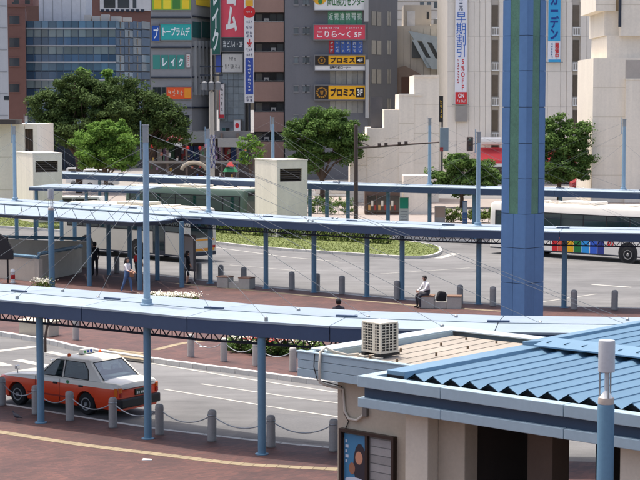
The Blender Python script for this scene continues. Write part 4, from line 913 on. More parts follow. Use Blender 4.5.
# ------------------------------------------------------------------ people
SKIN = plain('skin', (206, 158, 130), .55); HAIR = plain('hair', (30, 25, 24), .6)
def person(label, p, rz, J, E, M, hair_at, hair_r=.115, hair_l=0.0, z=PV):
    """J joints {name:(x,y,z,r)}, E bones [(a,b,material index)], M materials; x right of the body, -y its front"""
    names = list(J); me = bpy.data.meshes.new('person'); me.from_pydata([J[k][:3] for k in names], [(names.index(a), names.index(b)) for a, b, _ in E], [])
    o_ = bpy.data.objects.new('person', me); C.objects.link(o_); md = o_.modifiers.new('skin', 'SKIN'); sv = me.skin_vertices[0].data
    for i, k in enumerate(names): sv[i].radius = (J[k][3], J[k][3]); sv[i].use_root = (k == 'pelvis')
    sub = o_.modifiers.new('sub', 'SUBSURF'); sub.levels = sub.render_levels = 1
    dg = bpy.context.evaluated_depsgraph_get(); ev = bpy.data.meshes.new_from_object(o_.evaluated_get(dg)); bpy.data.objects.remove(o_)
    segs = [(Vector(J[a][:3]), Vector(J[b][:3]), (J[a][3] + J[b][3]) / 2, m) for a, b, m in E]
    ev.materials.clear()
    for m in M: ev.materials.append(m)
    for f in ev.polygons:
        best = 1e9
        for a, b, r, m in segs:
            ab = b - a; tt = max(0, min(1, (f.center - a).dot(ab) / max(ab.length_squared, 1e-6))); d_ = (f.center - a - ab * tt).length - r
            if d_ < best: best = d_; f.material_index = m
    # fingers and face joined to the same body mesh
    mb = MB(); fm = []
    for s_ in ('l', 'r'):
        h, w_ = Vector(J['hand_' + s_][:3]), Vector(J['wrist_' + s_][:3]); d_ = (h - w_).normalized(); x = d_.cross(Vector((0, 1, .2))).normalized()
        for k, (o2, ll) in enumerate(((-.03, .07), (-.01, .085), (.01, .08), (.03, .065))):
            b = h + x * o2; mb.path([b, b + d_ * ll * .5, b + d_ * ll * .85 + Vector((0, 0, -.015))], .009, 5)
        mb.path([h - d_ * .04 + x * .03, h + x * .06, h + x * .065 + d_ * .035], .010, 5)
    hc = Vector(J['head'][:3]); mb.lathe([(.0, .025), (.014, .0), (.018, -.02), (0, -.022)], 6, (hc.x, hc.y - .098, hc.z + .0))
    for s_ in (-1, 1): mb.lathe([(0, .03), (.018, .02), (.018, -.02), (0, -.03)], 6, (hc.x + s_ * .088, hc.y + .01, hc.z))
    nv, npoly = len(ev.vertices), len(ev.polygons); V_ = [tuple(v.co) for v in ev.vertices] + mb.v; F_ = [tuple(f.vertices) for f in ev.polygons] + [tuple(i + nv for i in f) for f in mb.f]; mi = [f.material_index for f in ev.polygons] + [0] * len(mb.f)
    full = bpy.data.meshes.new('person'); full.from_pydata(V_, [], F_); [full.materials.append(m) for m in M]; full.polygons.foreach_set('material_index', mi); full.update(); full.shade_smooth()
    o_ = tag(obj('person', full, None, None, (p[0], p[1], z), (0, 0, rz)), label, 'person')
    hx, hy, hz = hair_at
    hm = MB().lathe([(0, .112), (.05, .104), (.085, .075), (.103, .03), (.104, -.01), (.095, -.06), (.07, -.10)], 14, (hx, hy + .018, hz + .03))
    hm.v = [v for v in hm.v]; hm.f = [f for f in hm.f if not (sum(hm.v[i][1] for i in f) / len(f) < hy - .02 and sum(hm.v[i][2] for i in f) / len(f) < hz + .05)]
    if hair_l: hm.path([(hx, hy + .085, hz), (hx, hy + .10, hz - .10), (hx, hy + .10, hz - hair_l)], .075, 8)
    obj('hair', hm, HAIR, o_, smooth=True)
    for s_ in (-1, 1): obj('eye', MB().lathe([(0, .01), (.012, 0), (0, -.01)], 6, (hx + s_ * .035, hy - .092, hz + .01)), HAIR, o_)
    obj('mouth', MB().box(hx - .025, hy - .095, hz - .06, hx + .025, hy - .085, hz - .052), plain('lips', (160, 90, 84), .5), o_)
    return o_
def standing(h=1.6, stride=.0, armf=(.1, .1), elbow=(.1, .1), wide=1, skirt=False, bag=False):
    k = h / 1.65; J = {}
    def a(n, x, y, z, r): J[n] = (x * k, y * k, z * k, r * k)
    a('pelvis', 0, 0, .90, .135); a('waist', 0, 0, 1.05, .115 * wide); a('chest', 0, .0, 1.25, .13 * wide); a('neckb', 0, .01, 1.38, .07); a('neck', 0, 0, 1.43, .05); a('head', 0, -.01, 1.54, .095); a('crown', 0, 0, 1.60, .075)
    for s_, sg, fw in (('l', 1, stride), ('r', -1, -stride)):
        a('hip_' + s_, sg * .09, 0, .84, .098); a('knee_' + s_, sg * .095, -fw * .5 - .03 * abs(fw > 0), .48, .068); a('calf_' + s_, sg * .095, -fw * .75 + .02, .32, .058); a('ankle_' + s_, sg * .095, -fw + .05, .085, .042); a('toe_' + s_, sg * .11, -fw - .12, .035, .036)
        a('sho_' + s_, sg * .17, .0, 1.33, .062); i = 0 if s_ == 'l' else 1
        a('elb_' + s_, sg * .23, -armf[i], 1.07, .044); a('wrist_' + s_, sg * .22, -armf[i] - elbow[i], .86 + elbow[i] * .55, .032); a('hand_' + s_, sg * .21, -armf[i] - elbow[i] * 1.25 - .01, .79 + elbow[i] * .7, .034)
    return J
def bones(top=1, leg=2, shoe=3, sleeve=0, calf=None, fore=0):
    calf = leg if calf is None else calf; E = [('pelvis', 'waist', leg), ('waist', 'chest', top), ('chest', 'neckb', top), ('neckb', 'neck', 0), ('neck', 'head', 0), ('head', 'crown', 0)]
    for s_ in 'lr':
        E += [('pelvis', 'hip_' + s_, leg), ('hip_' + s_, 'knee_' + s_, leg), ('knee_' + s_, 'calf_' + s_, calf), ('calf_' + s_, 'ankle_' + s_, calf), ('ankle_' + s_, 'toe_' + s_, shoe), ('chest', 'sho_' + s_, top), ('sho_' + s_, 'elb_' + s_, top), ('elb_' + s_, 'wrist_' + s_, fore), ('wrist_' + s_, 'hand_' + s_, 0)]
    return E
CW = plain('shirt_white', (228, 226, 224), .8); CB = plain('cloth_black', (30, 30, 34), .85); CJ = plain('jeans', (84, 112, 150), .85); CR = plain('cloth_red', (176, 40, 40), .85); CG = plain('trousers_grey', (60, 60, 66), .85); SH = plain('shoes', (40, 34, 32), .6); SHP = plain('shoes_pale', (190, 150, 140), .6)
J = standing(1.62, .22, (.02, .12), (.22, .26)); p = W(127.5, 292.5, PV); wk = person('woman in white top and blue jeans walking under the shelter', p, math.radians(65), J, bones(), (SKIN, CW, CJ, SHP), J['head'][:3], hair_l=.22); wk['label'] = 'walking person in white top and blue jeans holding her arms forward'
bgm = MB().box(-.10, -.05, 0, .10, .05, .24); tag(obj('handbag', bgm, plain('bag_tan', (150, 110, 80), .7), None, (p.x + .22, p.y - .1, PV + .72), (0, 0, .4), bevel=.03), 'small tan bag carried by the walking person', 'bag')
J = standing(1.62, .1, (.02, .02), (.1, .1)); p = W(138, 283, PV); person('person in a red top partly hidden behind the shelter column', p, math.radians(150), J, bones(), (SKIN, CR, CG, SH), J['head'][:3])
J = standing(1.72, .05, (.02, .02), (.1, .1)); p = W(95, 276, PV); person('person in dark clothes standing beside the stair wall', p, math.radians(200), J, bones(fore=1), (SKIN, CB, CB, SH), J['head'][:3])
J = standing(1.60, .05, (.04, .02), (.1, .1)); p = W(188, 284, PV); person('person in black waiting at the right end of the shelter', p, math.radians(110), J, bones(calf=0), (SKIN, CB, CB, SH), J['head'][:3], hair_l=.2)
J = standing(1.68, .05, (.04, .02), (.1, .1)); p = W(338.5, 345, PV); person('person behind the near canopy roof, only the dark hair showing', p, math.radians(180), J, bones(), (SKIN, CG, CB, SH), J['head'][:3])
# seated man: faces left, back to the camera, forearms on his knees
k = 1.0; J = {'pelvis': (0, .02, .60, .15), 'waist': (0, .01, .76, .135), 'chest': (0, -.05, .98, .145), 'neckb': (0, -.08, 1.12, .075), 'neck': (0, -.10, 1.16, .055), 'head': (0, -.14, 1.26, .098), 'crown': (0, -.12, 1.33, .078)}
for s_, sg in (('l', 1), ('r', -1)):
    J.update({'hip_' + s_: (sg * .10, -.02, .60, .105), 'knee_' + s_: (sg * .14, -.44, .56, .078), 'calf_' + s_: (sg * .14, -.42, .33, .064), 'ankle_' + s_: (sg * .14, -.38, .085, .046), 'toe_' + s_: (sg * .15, -.55, .04, .042), 'sho_' + s_: (sg * .19, -.05, 1.05, .07), 'elb_' + s_: (sg * .25, -.20, .80, .05), 'wrist_' + s_: (sg * .12, -.38, .74, .036), 'hand_' + s_: (sg * .07, -.44, .72, .038)})
pb = W(441, 308, PV); rzb = math.radians(-8); px_, py_ = pb.x - .62 * math.cos(rzb), pb.y - .62 * math.sin(rzb)
person('man in white shirt and dark trousers sitting on the concrete bench', (px_ + .02, py_ + .0, 0), math.radians(-70), J, bones(fore=1), (SKIN, CW, CG, SH), J['head'][:3])
tag(obj('black_bag', MB().loft([[(x * s1, y * s1, z) for x, y in roundrect(-.2, .2, .13, .06)] for z, s1 in ((0, 1), (.2, 1.02), (.36, .9), (.42, .6))]), CB, None, (pb.x - .02, pb.y, PV + .30), (0.1, .2, .2), auto=40), 'black bag lying on the low middle of the occupied bench', 'bag')

# pigeon on the near pavement
p = W(16.5, 420, PV); PG = plain('pigeon_grey', (52, 54, 62), .6)
pts = [(-.20, .085, .012), (-.12, .10, .030), (-.04, .115, .058), (.03, .125, .062), (.08, .155, .045), (.105, .195, .028), (.12, .225, .030), (.14, .225, .022), (.155, .222, .007)]
rings = [[(x, r * .9 * math.cos(a * math.pi / 5), z + r * math.sin(a * math.pi / 5)) for a in range(10)] for x, z, r in pts]
t = thing('pigeon', 'dark grey pigeon on the near brick pavement', 'pigeon', p, 2.6); obj('body', MB().loft(rings), PG, t, auto=60)
for s_ in (-1, 1): obj('leg', MB().tube((.01, s_ * .025, 0), (.01, s_ * .03, .07), .006, 5), plain('pigeon_leg', (150, 80, 76), .6), t)
for i, (px, py) in enumerate(((147, 460), (203, 347))):
    p = W(px, py, PV); tag(obj('paper_scrap', MB().hexa([(-.12, -.06, 0), (.12, -.07, 0), (.13, .07, 0), (-.10, .06, 0)], [(-.12, -.06, .012), (.12, -.07, .02), (.13, .07, .012), (-.10, .06, .03)]), WHITEP, None, p), ('pale scrap of paper on the near brick pavement', 'pale scrap of paper on the platform beyond the taxi road')[i], 'litter')
# ------------------------------------------------------------------ cream vent towers, stepped walls
LOUV = mat('louvre_dark', (92, 82, 72), .7)
def vent_tower(label, px_corner, d, y_top, xl, xr, op, rot):
    p = At(px_corner, 200, d); t = thing('vent_tower', label, 'vent tower', (p.x, p.y, 0), rot, 'cream ventilation towers')
    f = Facade((p.x, p.y), rot); g = Facade((p.x, p.y), rot + math.pi / 2)
    w = f.pt(xr, 190)[0]; dp = abs(g.pt(xl, 190)[0]); h = At(px_corner, y_top, d).z
    r = f.rect(*op); x0, z0, x1, z1 = r
    # walls around a real opening in the right hand face
    obj('wall', MB().box(0, 0, 0, w, .25, z0).box(0, 0, z1, w, .25, h).box(0, 0, z0, x0, .25, z1).box(x1, 0, z0, w, .25, z1).box(0, .25, 0, .25, dp, h).box(w - .25, .25, 0, w, dp, h).box(.25, dp - .25, 0, w - .25, dp, h), CREAM, t)
    obj('roof_slab', MB().box(-.03, -.03, h, w + .03, dp + .03, h + .08), mat('cream_top', (226, 218, 204), .8), t)
    obj('inner_wall', MB().box(.26, .7, z0 - .3, w - .26, .75, z1 + .3), LOUV, t)
    n = 6
    for k in range(n):
        z = z0 + (z1 - z0) * (k + .5) / n; obj('louvre', MB().hexa([(x0, .10, z - .07), (x1, .10, z - .07), (x1, .24, z + .0), (x0, .24, z + .0)], [(x0, .10, z - .05), (x1, .10, z - .05), (x1, .24, z + .02), (x0, .24, z + .02)]), LOUV, t)
    return t
vent_tower('cream vent tower with dark opening in the middle of the island', 277, 109.5, 161, 255, 307.5, (280, 168.5, 302, 181.5), math.radians(28))
vent_tower('cream vent tower with dark opening at the left edge, by the shelter', 33.5, 123, 154, 17, 62.5, (35.5, 161, 58, 172), math.radians(25))

JNT = plain('cream_joint', (206, 193, 168), .9)
def boxes_building(name, label, cat, p0, rz, rects, m, dp=8, group=None):
    t = thing(name, label, cat, (p0.x, p0.y, 0), rz, group); f = Facade((p0.x, p0.y), rz)
    for i, (x0, y0, x1, y1, off) in enumerate(rects):
        r = f.rect(x0, y0, x1, y1, off); z0_ = max(r[1], 0) if y1 < 185 else 0; obj('wall_block', MB().box(r[0], off, z0_, r[2], dp + off * .3, r[3]), m, t); zz = r[3] - 2.6
        while zz > z0_ + .5: obj('wall_joint', MB().box(r[0] + .02, off - .006, zz - .02, r[2] - .02, off - .001, zz + .02), JNT, t); zz -= 2.6
    return t, f
p = At(395, 180, 150)
t, f = boxes_building('stepped_wall_block', 'stepped cream concrete block rising to the right behind the mast arm', 'building', p, 0, [(350, 136, 367.2, 205, 0), (367.2, 128, 384.2, 205, -.06), (384.2, 109.5, 399, 205, 0), (399, 94, 414, 205, -.06), (414, 75, 439, 205, 0)], CREAM)
for x0, y0, x1, y1 in ((399, 95, 405, 109), (414, 76.5, 421, 94)):
    r = f.rect(x0, y0, x1, y1); obj('coping', MB().box(r[0], -.12, r[3] - .05, r[2] + 1.5, -.062, r[3] + .12), CREAM, t)
r = f.rect(371, 97, 383, 127.5); obj('dark_screen', MB().box(r[0], 1.2, r[1] - .1, r[2], 1.35, r[3]), mat('screen_grey', (84, 82, 84), .7), t)
r = f.rect(439, 96, 442.5, 121)
# shop strip at its foot
BRN = mat('kiosk_brown', (92, 74, 62), .7, var=.2); SHG = glassy('shop_glass', (60, 56, 50), .08, .6)
t2 = thing('canopy_shop', 'small brown fronted shop under the farthest canopy', 'shop', At(385, 222, 133), 0); f2 = Facade((t2.location.x, t2.location.y), 0); t2.location.z = 0
for k, (x0, x1) in enumerate(((367, 376), (377, 386), (387, 399))):
    r = f2.rect(x0, 196, x1, 219); w_ = obj('shop_window', MB().box(r[0], -.05, .3, r[2], .02, r[3]), SHG, t2); obj('window_frame', MB().box(r[0] - .06, -.08, .2, r[0] + .02, .05, r[3] + .1), BRN, w_)
    for q in range(3): obj('goods', MB().box(r[0] + .1 + q * .22, -.08, .5 + .3 * (q % 2), r[0] + .28 + q * .22, -.055, .9 + .35 * (q % 2)), plain('goods_%d' % q, ((196, 150, 90), (220, 210, 190), (150, 60, 50))[q], .6), w_)
r = f2.rect(365, 192, 400, 222); obj('shop_wall', MB().box(r[0], .03, 0, r[2], 3, r[3] + .2), BRN, t2); r = f2.rect(400, 193, 430, 222); obj('side_wall', MB().box(r[0] + .3, .5, 0, r[2], 3, 3.2), CREAM, t2)
# stands under the far canopy
def stand(label, px, py, w, h, c, d=None, top=None):
    p = W(px, py, PV) if d is None else At(px, py, d); t = thing('information_board', label, 'board', (p.x, p.y, PV), 0)
    b = obj('board', MB().box(-w / 2, -.08, .25, w / 2, .08, h), plain('board_%d' % px, c, .5), t)
    for s_ in (-1, 1): obj('leg', MB().box(s_ * w * .4 - .04, -.05, 0, s_ * w * .4 + .04, .05, .25), STEEL, t)
    if top: obj('header', MB().box(-w / 2 + .03, -.095, h - .75, w / 2 - .03, -.081, h - .05), plain('head_%d' % px, top, .5), b)
    for k in range(5): obj('text_line', MB().box(-w * .38, -.086, h - 1.0 - k * .17, w * (.38 - .06 * (k % 3)), -.0805, h - .95 - k * .17), plain('board_line', (150, 150, 150), .6), b)
stand('white board with green header beneath the farthest canopy', 404, 205, .62, 2.55, (208, 208, 200), 112, (40, 160, 130))
stand('pale poster board beneath the canopy mast', 440, 210, .7, 2.0, (192, 184, 176), 111, (200, 170, 150))
stand('narrow blue notice board beneath the farthest canopy on the right', 465, 205, .3, 2.4, (70, 110, 160), 110, (190, 200, 210))

p = At(620, 180, 150); CR2 = CREAM
t, f = boxes_building('stepped_wall_block', 'stepped cream concrete block overhanging at the right edge of the view', 'building', p, 0, [(592.5, 58, 640, 205, 0), (607, 35.5, 660, 58, .5), (604.5, 11, 655, 35.5, .9), (596, -25, 616, 11, .4), (621, -25, 662, 36, -.05)], CR2, 9)
r = f.rect(624.5, 80, 660, 205); obj('wall_block', MB().box(r[0], -.4, 0, r[2], -.01, r[3]), CR2, t); obj('coping', MB().box(r[0] - .05, -.45, r[3], r[2], .0 - .005, r[3] + .12), CR2, t)
r = f.rect(618.5, -20, 621, 27); obj('dark_pipe', MB().tube(((r[0] + r[2]) / 2, -.15, r[1]), ((r[0] + r[2]) / 2, -.15, r[3]), .13, 8), DARKM, t)
r = f.rect(625.5, 60, 660, 79.5); obj('grey_panel', MB().box(r[0], -.02, r[1], r[2], .0 - .003, r[3]), mat('panel_grey', (176, 168, 158), .8), t)
p = At(15, 190, 133)
t, f = boxes_building('cream_block', 'cream concrete block behind the left vent tower', 'building', p, 0, [(-30, 124, 25, 210, 0), (33.5, 124, 38, 210, 0), (24.9, 124, 33.6, 129, .05), (24.9, 152, 33.6, 210, .05)], CREAM)
r = f.rect(24.9, 129, 33.6, 152); obj('recess', MB().box(r[0], .5, r[1], r[2], .6, r[3]), LOUV, t)
for k in range(3): obj('recess_bar', MB().box(r[0] + .18 * k, .3, r[1], r[0] + .05 + .18 * k, .36, r[3]), BRN, t)
r = f.rect(-30, 118, 20, 124); obj('roof_canopy', MB().box(r[0], -2.0, r[1], r[2], 1.0, r[3] - .1), mat('dark_canopy', (72, 66, 62), .7), t)

# mast arm with traffic signals
BROWN = mat('brown_pole', (74, 60, 54), .5)
pm = At(356, 160, 107.5); t = thing('mast_arm_signal', 'brown pole with long horizontal arm before the stepped cream block', 'signal pole', (pm.x, pm.y, 0), 0)
f = Facade((pm.x, pm.y), 0); zt = f.pt(355, 125)[1]; a1, a2 = f.pt(357, 148), f.pt(439, 142)
obj('pole', MB().lathe([(.2, 0), (.2, .05), (.15, .06), (.12, zt), (0, zt + .03)], 12), BROWN, t, auto=40)
obj('arm', MB().tube((0, 0, a1[1]), (a2[0], -.5, a2[1]), .075, 8, .045), BROWN, t); obj('arm_brace', MB().tube((0, 0, a1[1] + .5), (a2[0] * .18, -.1, a1[1] + .1), .03, 6), BROWN, t)
for fr in (.28, .36, .52, .60): 
    x = a2[0] * fr; z = a1[1] + (a2[1] - a1[1]) * fr; obj('clamp', MB().box(x - .1, -.5 * fr - .1, z + .03, x + .1, -.5 * fr + .1, z + .2), BROWN, t)
r = f.rect(440, 127.5, 448.5, 151, -.5); hs = obj('signal_head', MB().box(r[0], -.62, r[1], r[2], -.38, r[3]), mat('signal_grey', (120, 134, 142), .5), t, bevel=.03)
obj('signal_end', MB().box(r[0] - .01, -.63, r[1] - .02, r[0] + .2, -.60, r[1] + .25), plain('signal_red', (150, 50, 44), .4), hs)
pm = At(469.5, 140, 77); t = thing('traffic_signal', 'small brown signal box on the middle canopy mast', 'signal', (pm.x, pm.y, pm.z - .4), 0)
obj('housing', MB().box(-.12, -.12, -.10, .16, .12, .55), BROWN, t, bevel=.03); obj('bracket', MB().tube((.1, 0, .2), (.42, .1, .25), .03, 6), BROWN, t)
for k in range(3): obj('lens', MB().lathe([(.075, 0), (.06, .02), (0, .025)], 10), plain('lens_%d' % k, ((60, 60, 58), (80, 66, 50), (60, 76, 66))[k], .2), t, (.02, -.125, .02 + k * .2), (math.pi / 2, 0, 0))

# ------------------------------------------------------------------ stair enclosure and small things on the platform
t = thing('stair_enclosure', 'concrete stair enclosure with blue rail under the shelter roof', 'stair enclosure', W(38, 281, PV), 0); o = t.location.copy()
A, Bp, Cc = W(-40, 274, PV), W(39, 282, PV), W(82, 272.5, PV)
def wall_seg(a, b, h, th, m, nm='wall'):
    a, b = Vector((a.x - o.x, a.y - o.y)), Vector((b.x - o.x, b.y - o.y)); n_ = Vector((-(b - a).y, (b - a).x)).normalized() * th; q = [a, b, b + n_, a + n_]
    return obj(nm, MB().hexa([(v.x, v.y, 0) for v in q], [(v.x, v.y, h) for v in q]), m, t)
STC = mat('stair_concrete', (190, 182, 166), .85, var=.1, streak=.06)
wall_seg(A, Bp, 1.12, .25, STC); wall_seg(Bp + Vector((.02, .02, 0)), Cc, 1.25, .25, STC); wall_seg(Vector((A.x + 1, A.y + 5, 0)), Vector((Cc.x, Cc.y + 2.5, 0)), 1.4, .25, STC)
def rail(a, b, h): obj('rail', MB().tube((a.x - o.x, a.y - o.y, h), (b.x - o.x, b.y - o.y, h), .09, 6), BLUEC, t)
rail(A, Bp, 1.22); rail(Bp, Cc, 1.38); rail(Vector((A.x + 1, A.y + 5, 0)), Vector((Cc.x, Cc.y + 2.5, 0)), 1.55)
fs = Facade((Bp.x, Bp.y), math.atan2(Cc.y - Bp.y, Cc.x - Bp.x)); r0, r1 = fs.pt(43, 277, -.03), fs.pt(66, 260.5, -.03)
dq = Vector((math.cos(fs.rz), math.sin(fs.rz), 0)); q0 = dq * r0[0]; q1 = dq * r1[0]
obj('handrail', MB().tube((q0.x, q0.y - .1, r0[1] - PV), (q1.x, q1.y - .1, r1[1] - PV), .05, 6), BROWN, t)
obj('handrail', MB().tube((q1.x, q1.y - .1, r1[1] - PV), (q1.x + .25, q1.y, r1[1] - PV), .05, 6), BROWN, t)
fa = Facade((Bp.x, Bp.y), math.atan2(Bp.y - A.y, Bp.x - A.x)); r = fa.rect(6, 267, 30, 271, -.01)
pbn = obj('wall_sign', MB().box(r[0], -.035, r[1] - PV, r[2], -.012, r[3] - PV), plain('sign_tan', (150, 116, 84), .5), t, rot=(0, 0, fa.rz)); obj('wall_sign_end', MB().box(r[2] - .35, -.04, r[1] - PV + .005, r[2] - .02, -.036, r[3] - PV - .005), plain('sign_blue', (80, 110, 160), .5), pbn)
p = W(8, 283, PV); t = thing('information_sign', 'dark sign box on a thin post at the left edge', 'sign', p, 0); obj('post', MB().tube((0, 0, 0), (0, 0, 2.3), .045, 8), BLACK, t)
obj('sign_box', MB().prism_y([(-.75, 1.15), (.28, 1.15), (.28, 1.6), (-.05, 2.2), (-.4, 2.45), (-.75, 2.3)], -.12, .12), plain('sign_charcoal', (44, 42, 44), .5), t, bevel=.03)
p = W(13, 283, PV); t = thing('fire_hydrant', 'small red and white post beside the dark sign', 'hydrant', p); obj('body', MB().lathe([(.14, 0), (.14, .05), (.10, .06), (.10, .5), (.13, .52), (.12, .62), (.05, .70), (0, .7)], 12), WHITEP, t, auto=40); obj('band', MB().lathe([(.105, .2), (.108, .21), (.108, .4), (.105, .41)], 12), CR, t)
# sign behind the taxi
p = W(45.5, 352, PV); t = thing('road_sign', 'blue plate sign on a bent brown post behind the taxi', 'sign', p); s_ = 1
obj('post', MB().path([(0, 0, 0), (0, 0, .55), (.06, 0, .85), (.12, 0, 1.05), (.13, 0, 1.6)], .045, 8), BROWN, t, smooth=True); obj('plate', MB().box(-.02, -.05, 1.18, .42, -.02, 1.42), plain('plate_blue', (58, 88, 160), .4), t); obj('plate_stripe', MB().box(.03, -.056, 1.27, .37, -.051, 1.32), WHITEP, t)
p = W(39, 335, PV); tag(obj('planter_box', MB().box(-.72, -.3, 0, .72, .3, .5).box(-.78, -.36, .5, .78, .36, .58), mat('planter_cream', (196, 186, 166), .8), None, p, (0, 0, -.5), bevel=.02), 'long cream concrete planter on the platform behind the taxi', 'planter')

# ------------------------------------------------------------------ background buildings
def building(name, label, px0, px1, d0, ytop, rz, depth, m, side=None):
    """front face from px0 to px1; origin at px0; returns thing, facade, width, height"""
    p = At(px0, 105, d0); t = thing(name, label, 'building', (p.x, p.y, 0), rz); f = Facade((p.x, p.y), rz); w = f.pt(px1, 80)[0]; h = f.pt((px0 + px1) / 2, ytop)[1]
    if m: obj('wall', MB().box(0, 0, 0, w, depth, h), m, t)
    return t, f, w, h
def pane(t, f, x0, y0, x1, y1, m, fm=None, proud=.03, name='window'):
    r = f.rect(x0, y0, x1, y1); o_ = obj(name, MB().box(r[0], -proud, r[1], r[2], .0, r[3]), m, t)
    if fm: 
        g = .12; obj('sill', MB().box(r[0] - g, -proud - .06, r[1] - g, r[2] + g, -.001, r[1] - .001), fm, o_); obj('lintel', MB().box(r[0] - g, -proud - .06, r[3] + .001, r[2] + g, -.001, r[3] + g), fm, o_)
    return o_
def side_facade(f, w): # the right hand side wall, seen as its own facade (local frame of the thing: x=w, running in +y)
    q = f.p0 + f.u * w; return Facade((q.x, q.y), f.rz + math.pi / 2)
def side_box(t, w, r, proud, m, name='window', sgn=1):
    return obj(name, MB().box(w if sgn > 0 else w - proud, r[0], r[1], w + proud, r[2], r[3]), m, t)
FRM = plain('sign_frame_metal', (120, 120, 120), .4)
def board(t, f, x0, y0, x1, y1, c, proud=.3, name='sign_board', rough=.5):
    r = f.rect(x0, y0, x1, y1, -proud); m = plain('sign_%d_%d_%d' % c, c, rough)
    b_ = obj(name, MB().box(r[0], -proud, r[1], r[2], -.001, r[3]), m, t); ring_frame('sign_frame', b_, r, -proud - .05, -.002, .09, FRM); return b_, r, -proud - .02
def sub(r, a, b, c, d): # fraction rect inside r (from left, from bottom)
    return (r[0] + (r[2] - r[0]) * a, r[1] + (r[3] - r[1]) * b, r[0] + (r[2] - r[0]) * c, r[1] + (r[3] - r[1]) * d)
def ink(c): return plain('ink_%d_%d_%d' % c, c, .6, rnd=0)
WIN = glassy('window_grey', (92, 100, 104), .1, .6, rnd=.4); WIND = glassy('window_dark', (44, 50, 56), .08, .7, rnd=.5); CURT = mat('curtained_window', (150, 148, 140), .5, var=.2, scale=2, rnd=.2)

# 1 pale tower at the left edge
t, f, w, h = building('pale_tower', 'pale grey tower at the far left edge', -40, 8.5, 190, -40, math.radians(11), 14, mat('pale_grey_wall', (182, 184, 186), .8, var=.05, streak=.05))
for k in range(6): r = f.rect(-40, 5 + k * 22, 8.5, 6 + k * 22); obj('wall_joint', MB().box(.1, -.03, r[1], w - .1, -.002, r[3]), plain('joint_grey', (150, 152, 154), .8), t)
pane(t, f, 4, 96, 9, 100, WIND)
# 2 brown brick building
BRK = mat('brown_brick', (116, 84, 76), .85, var=.1, fine=.1)
t, f, w, h = building('brick_building', 'narrow reddish brown brick building at the left', 8.5, 26, 222, 7, math.radians(9), 14, BRK)
for y0, y1 in ((16, 24), (38, 47), (58, 66)): pane(t, f, 9.5, y0, 19.5, y1, WIND, BRK, .02)
pane(t, f, 9.5, 84, 19.5, 92, WIND, BRK, .02); r = f.rect(8.5, 5, 36, 7.5); obj('coping', MB().box(-.1, -.2, h, w + .1, .5, h + .35), BRK, t)
# 3 blue glass office block
t, f, w, h = building('glass_office', 'blue glass office block with pale floor bands behind the big trees', 26.5, 116, 226, 21, 0, 16, None)
CORE = plain('curtain_core', (36, 44, 54), .6); sw = 10.5
# right side recedes: chamfer face to (150)
pA = f.p0 + f.u * w; pBs = At(150, 60, 238); ang = math.atan2(pBs.y - pA.y, pBs.x - pA.x); f3 = Facade((pA.x, pA.y), ang); w3 = f3.pt(150, 60)[0]
e3 = (w + w3 * math.cos(ang), w3 * math.sin(ang))
obj('core', MB().prism([(0.05, .05), (w - .02, .05), (e3[0] - .05, e3[1] + .02), (e3[0] - .05, 18), (.05, 18)], 0, h), CORE, t)
GB = [glassy('pane_blue_%d' % i, c, .05, .7, var=.2, scale=.15, rnd=.35) for i, c in enumerate(((82, 116, 138), (114, 131, 134), (66, 96, 124)))]
rows = [(21, 28.5, 0), (29.5, 37, 1), (37.5, 45.5, 2), (46.5, 54, 1), (54.5, 62, 2), (63, 70.5, 0), (71.5, 79, 2), (80.5, 88, 1), (88.5, 96, 2), (97, 104, 1), (105, 112, 2), (113, 125, 1)]
pmc = {}
for (y0, y1, k) in rows:
    for c in range(12):
        r = f.rect(26.5 + 89.5 * c / 12, y0, 26.5 + 89.5 * (c + 1) / 12, y1); o_ = obj('glass_pane', MB().box(-(r[2] - r[0]) / 2 + .03, -.02, -(r[3] - r[1]) / 2 + .02, (r[2] - r[0]) / 2 - .03, .02, (r[3] - r[1]) / 2 - .02), GB[k], t, ((r[0] + r[2]) / 2, 0, (r[1] + r[3]) / 2), (random.uniform(-.012, .012), 0, random.uniform(-.02, .02)))
    for c in range(4):
        r = f3.rect(116 + 34 * c / 4, y0 + .5, 116 + 34 * (c + 1) / 4, y1 + .5); a = Vector((w, 0, 0)); ux, uy = math.cos(ang), math.sin(ang); cx = (r[0] + r[2]) / 2
        o_ = obj('glass_pane', MB().box(-(r[2] - r[0]) / 2 + .05, -.02, -(r[3] - r[1]) / 2 + .02, (r[2] - r[0]) / 2 - .05, .02, (r[3] - r[1]) / 2 - .02), mat('side_pane', (78, 100, 122), .5, var=.15, rnd=.15, spec=.3) if (c + int(y0)) % 3 else GB[0], t, (w + cx * ux, cx * uy, (r[1] + r[3]) / 2), (0, 0, ang + random.uniform(-.01, .01)))
        if c < 3: obj('vent_slot', MB().box(-.22, -.05, -.40, .22, -.021, .40), WIND, o_)
BAND = plain('floor_band', (176, 180, 184), .5)
for y in (29, 46, 62.5, 80, 96.5, 112.5):
    r = f.rect(26.5, y - .9, 116, y + .4); obj('floor_band', MB().box(-.05, -.12, r[1], w + .04, -.025, r[3]), BAND, t)
for c in range(13):
    r = f.rect(26.5 + 89.5 * c / 12 - .2, 21, 26.5 + 89.5 * c / 12 + .2, 125); obj('mullion', MB().box(r[0], -.06, 0, r[2], -.022, h), plain('mullion_dark', (84, 102, 120), .5), t)
r = f.rect(35, -20, 82, 20.5); obj('roof_house', MB().box(r[0], 3, h - .2, r[2], 10, r[3]), mat('roof_house_white', (196, 198, 200), .8), t)
for k in range(5): 
    x = r[0] + (r[2] - r[0]) * (k + .5) / 5; obj('roof_house_joint', MB().box(x - .03, 2.96, h, x + .03, 2.999, r[3]), plain('joint_grey', (150, 152, 154), .8), t)
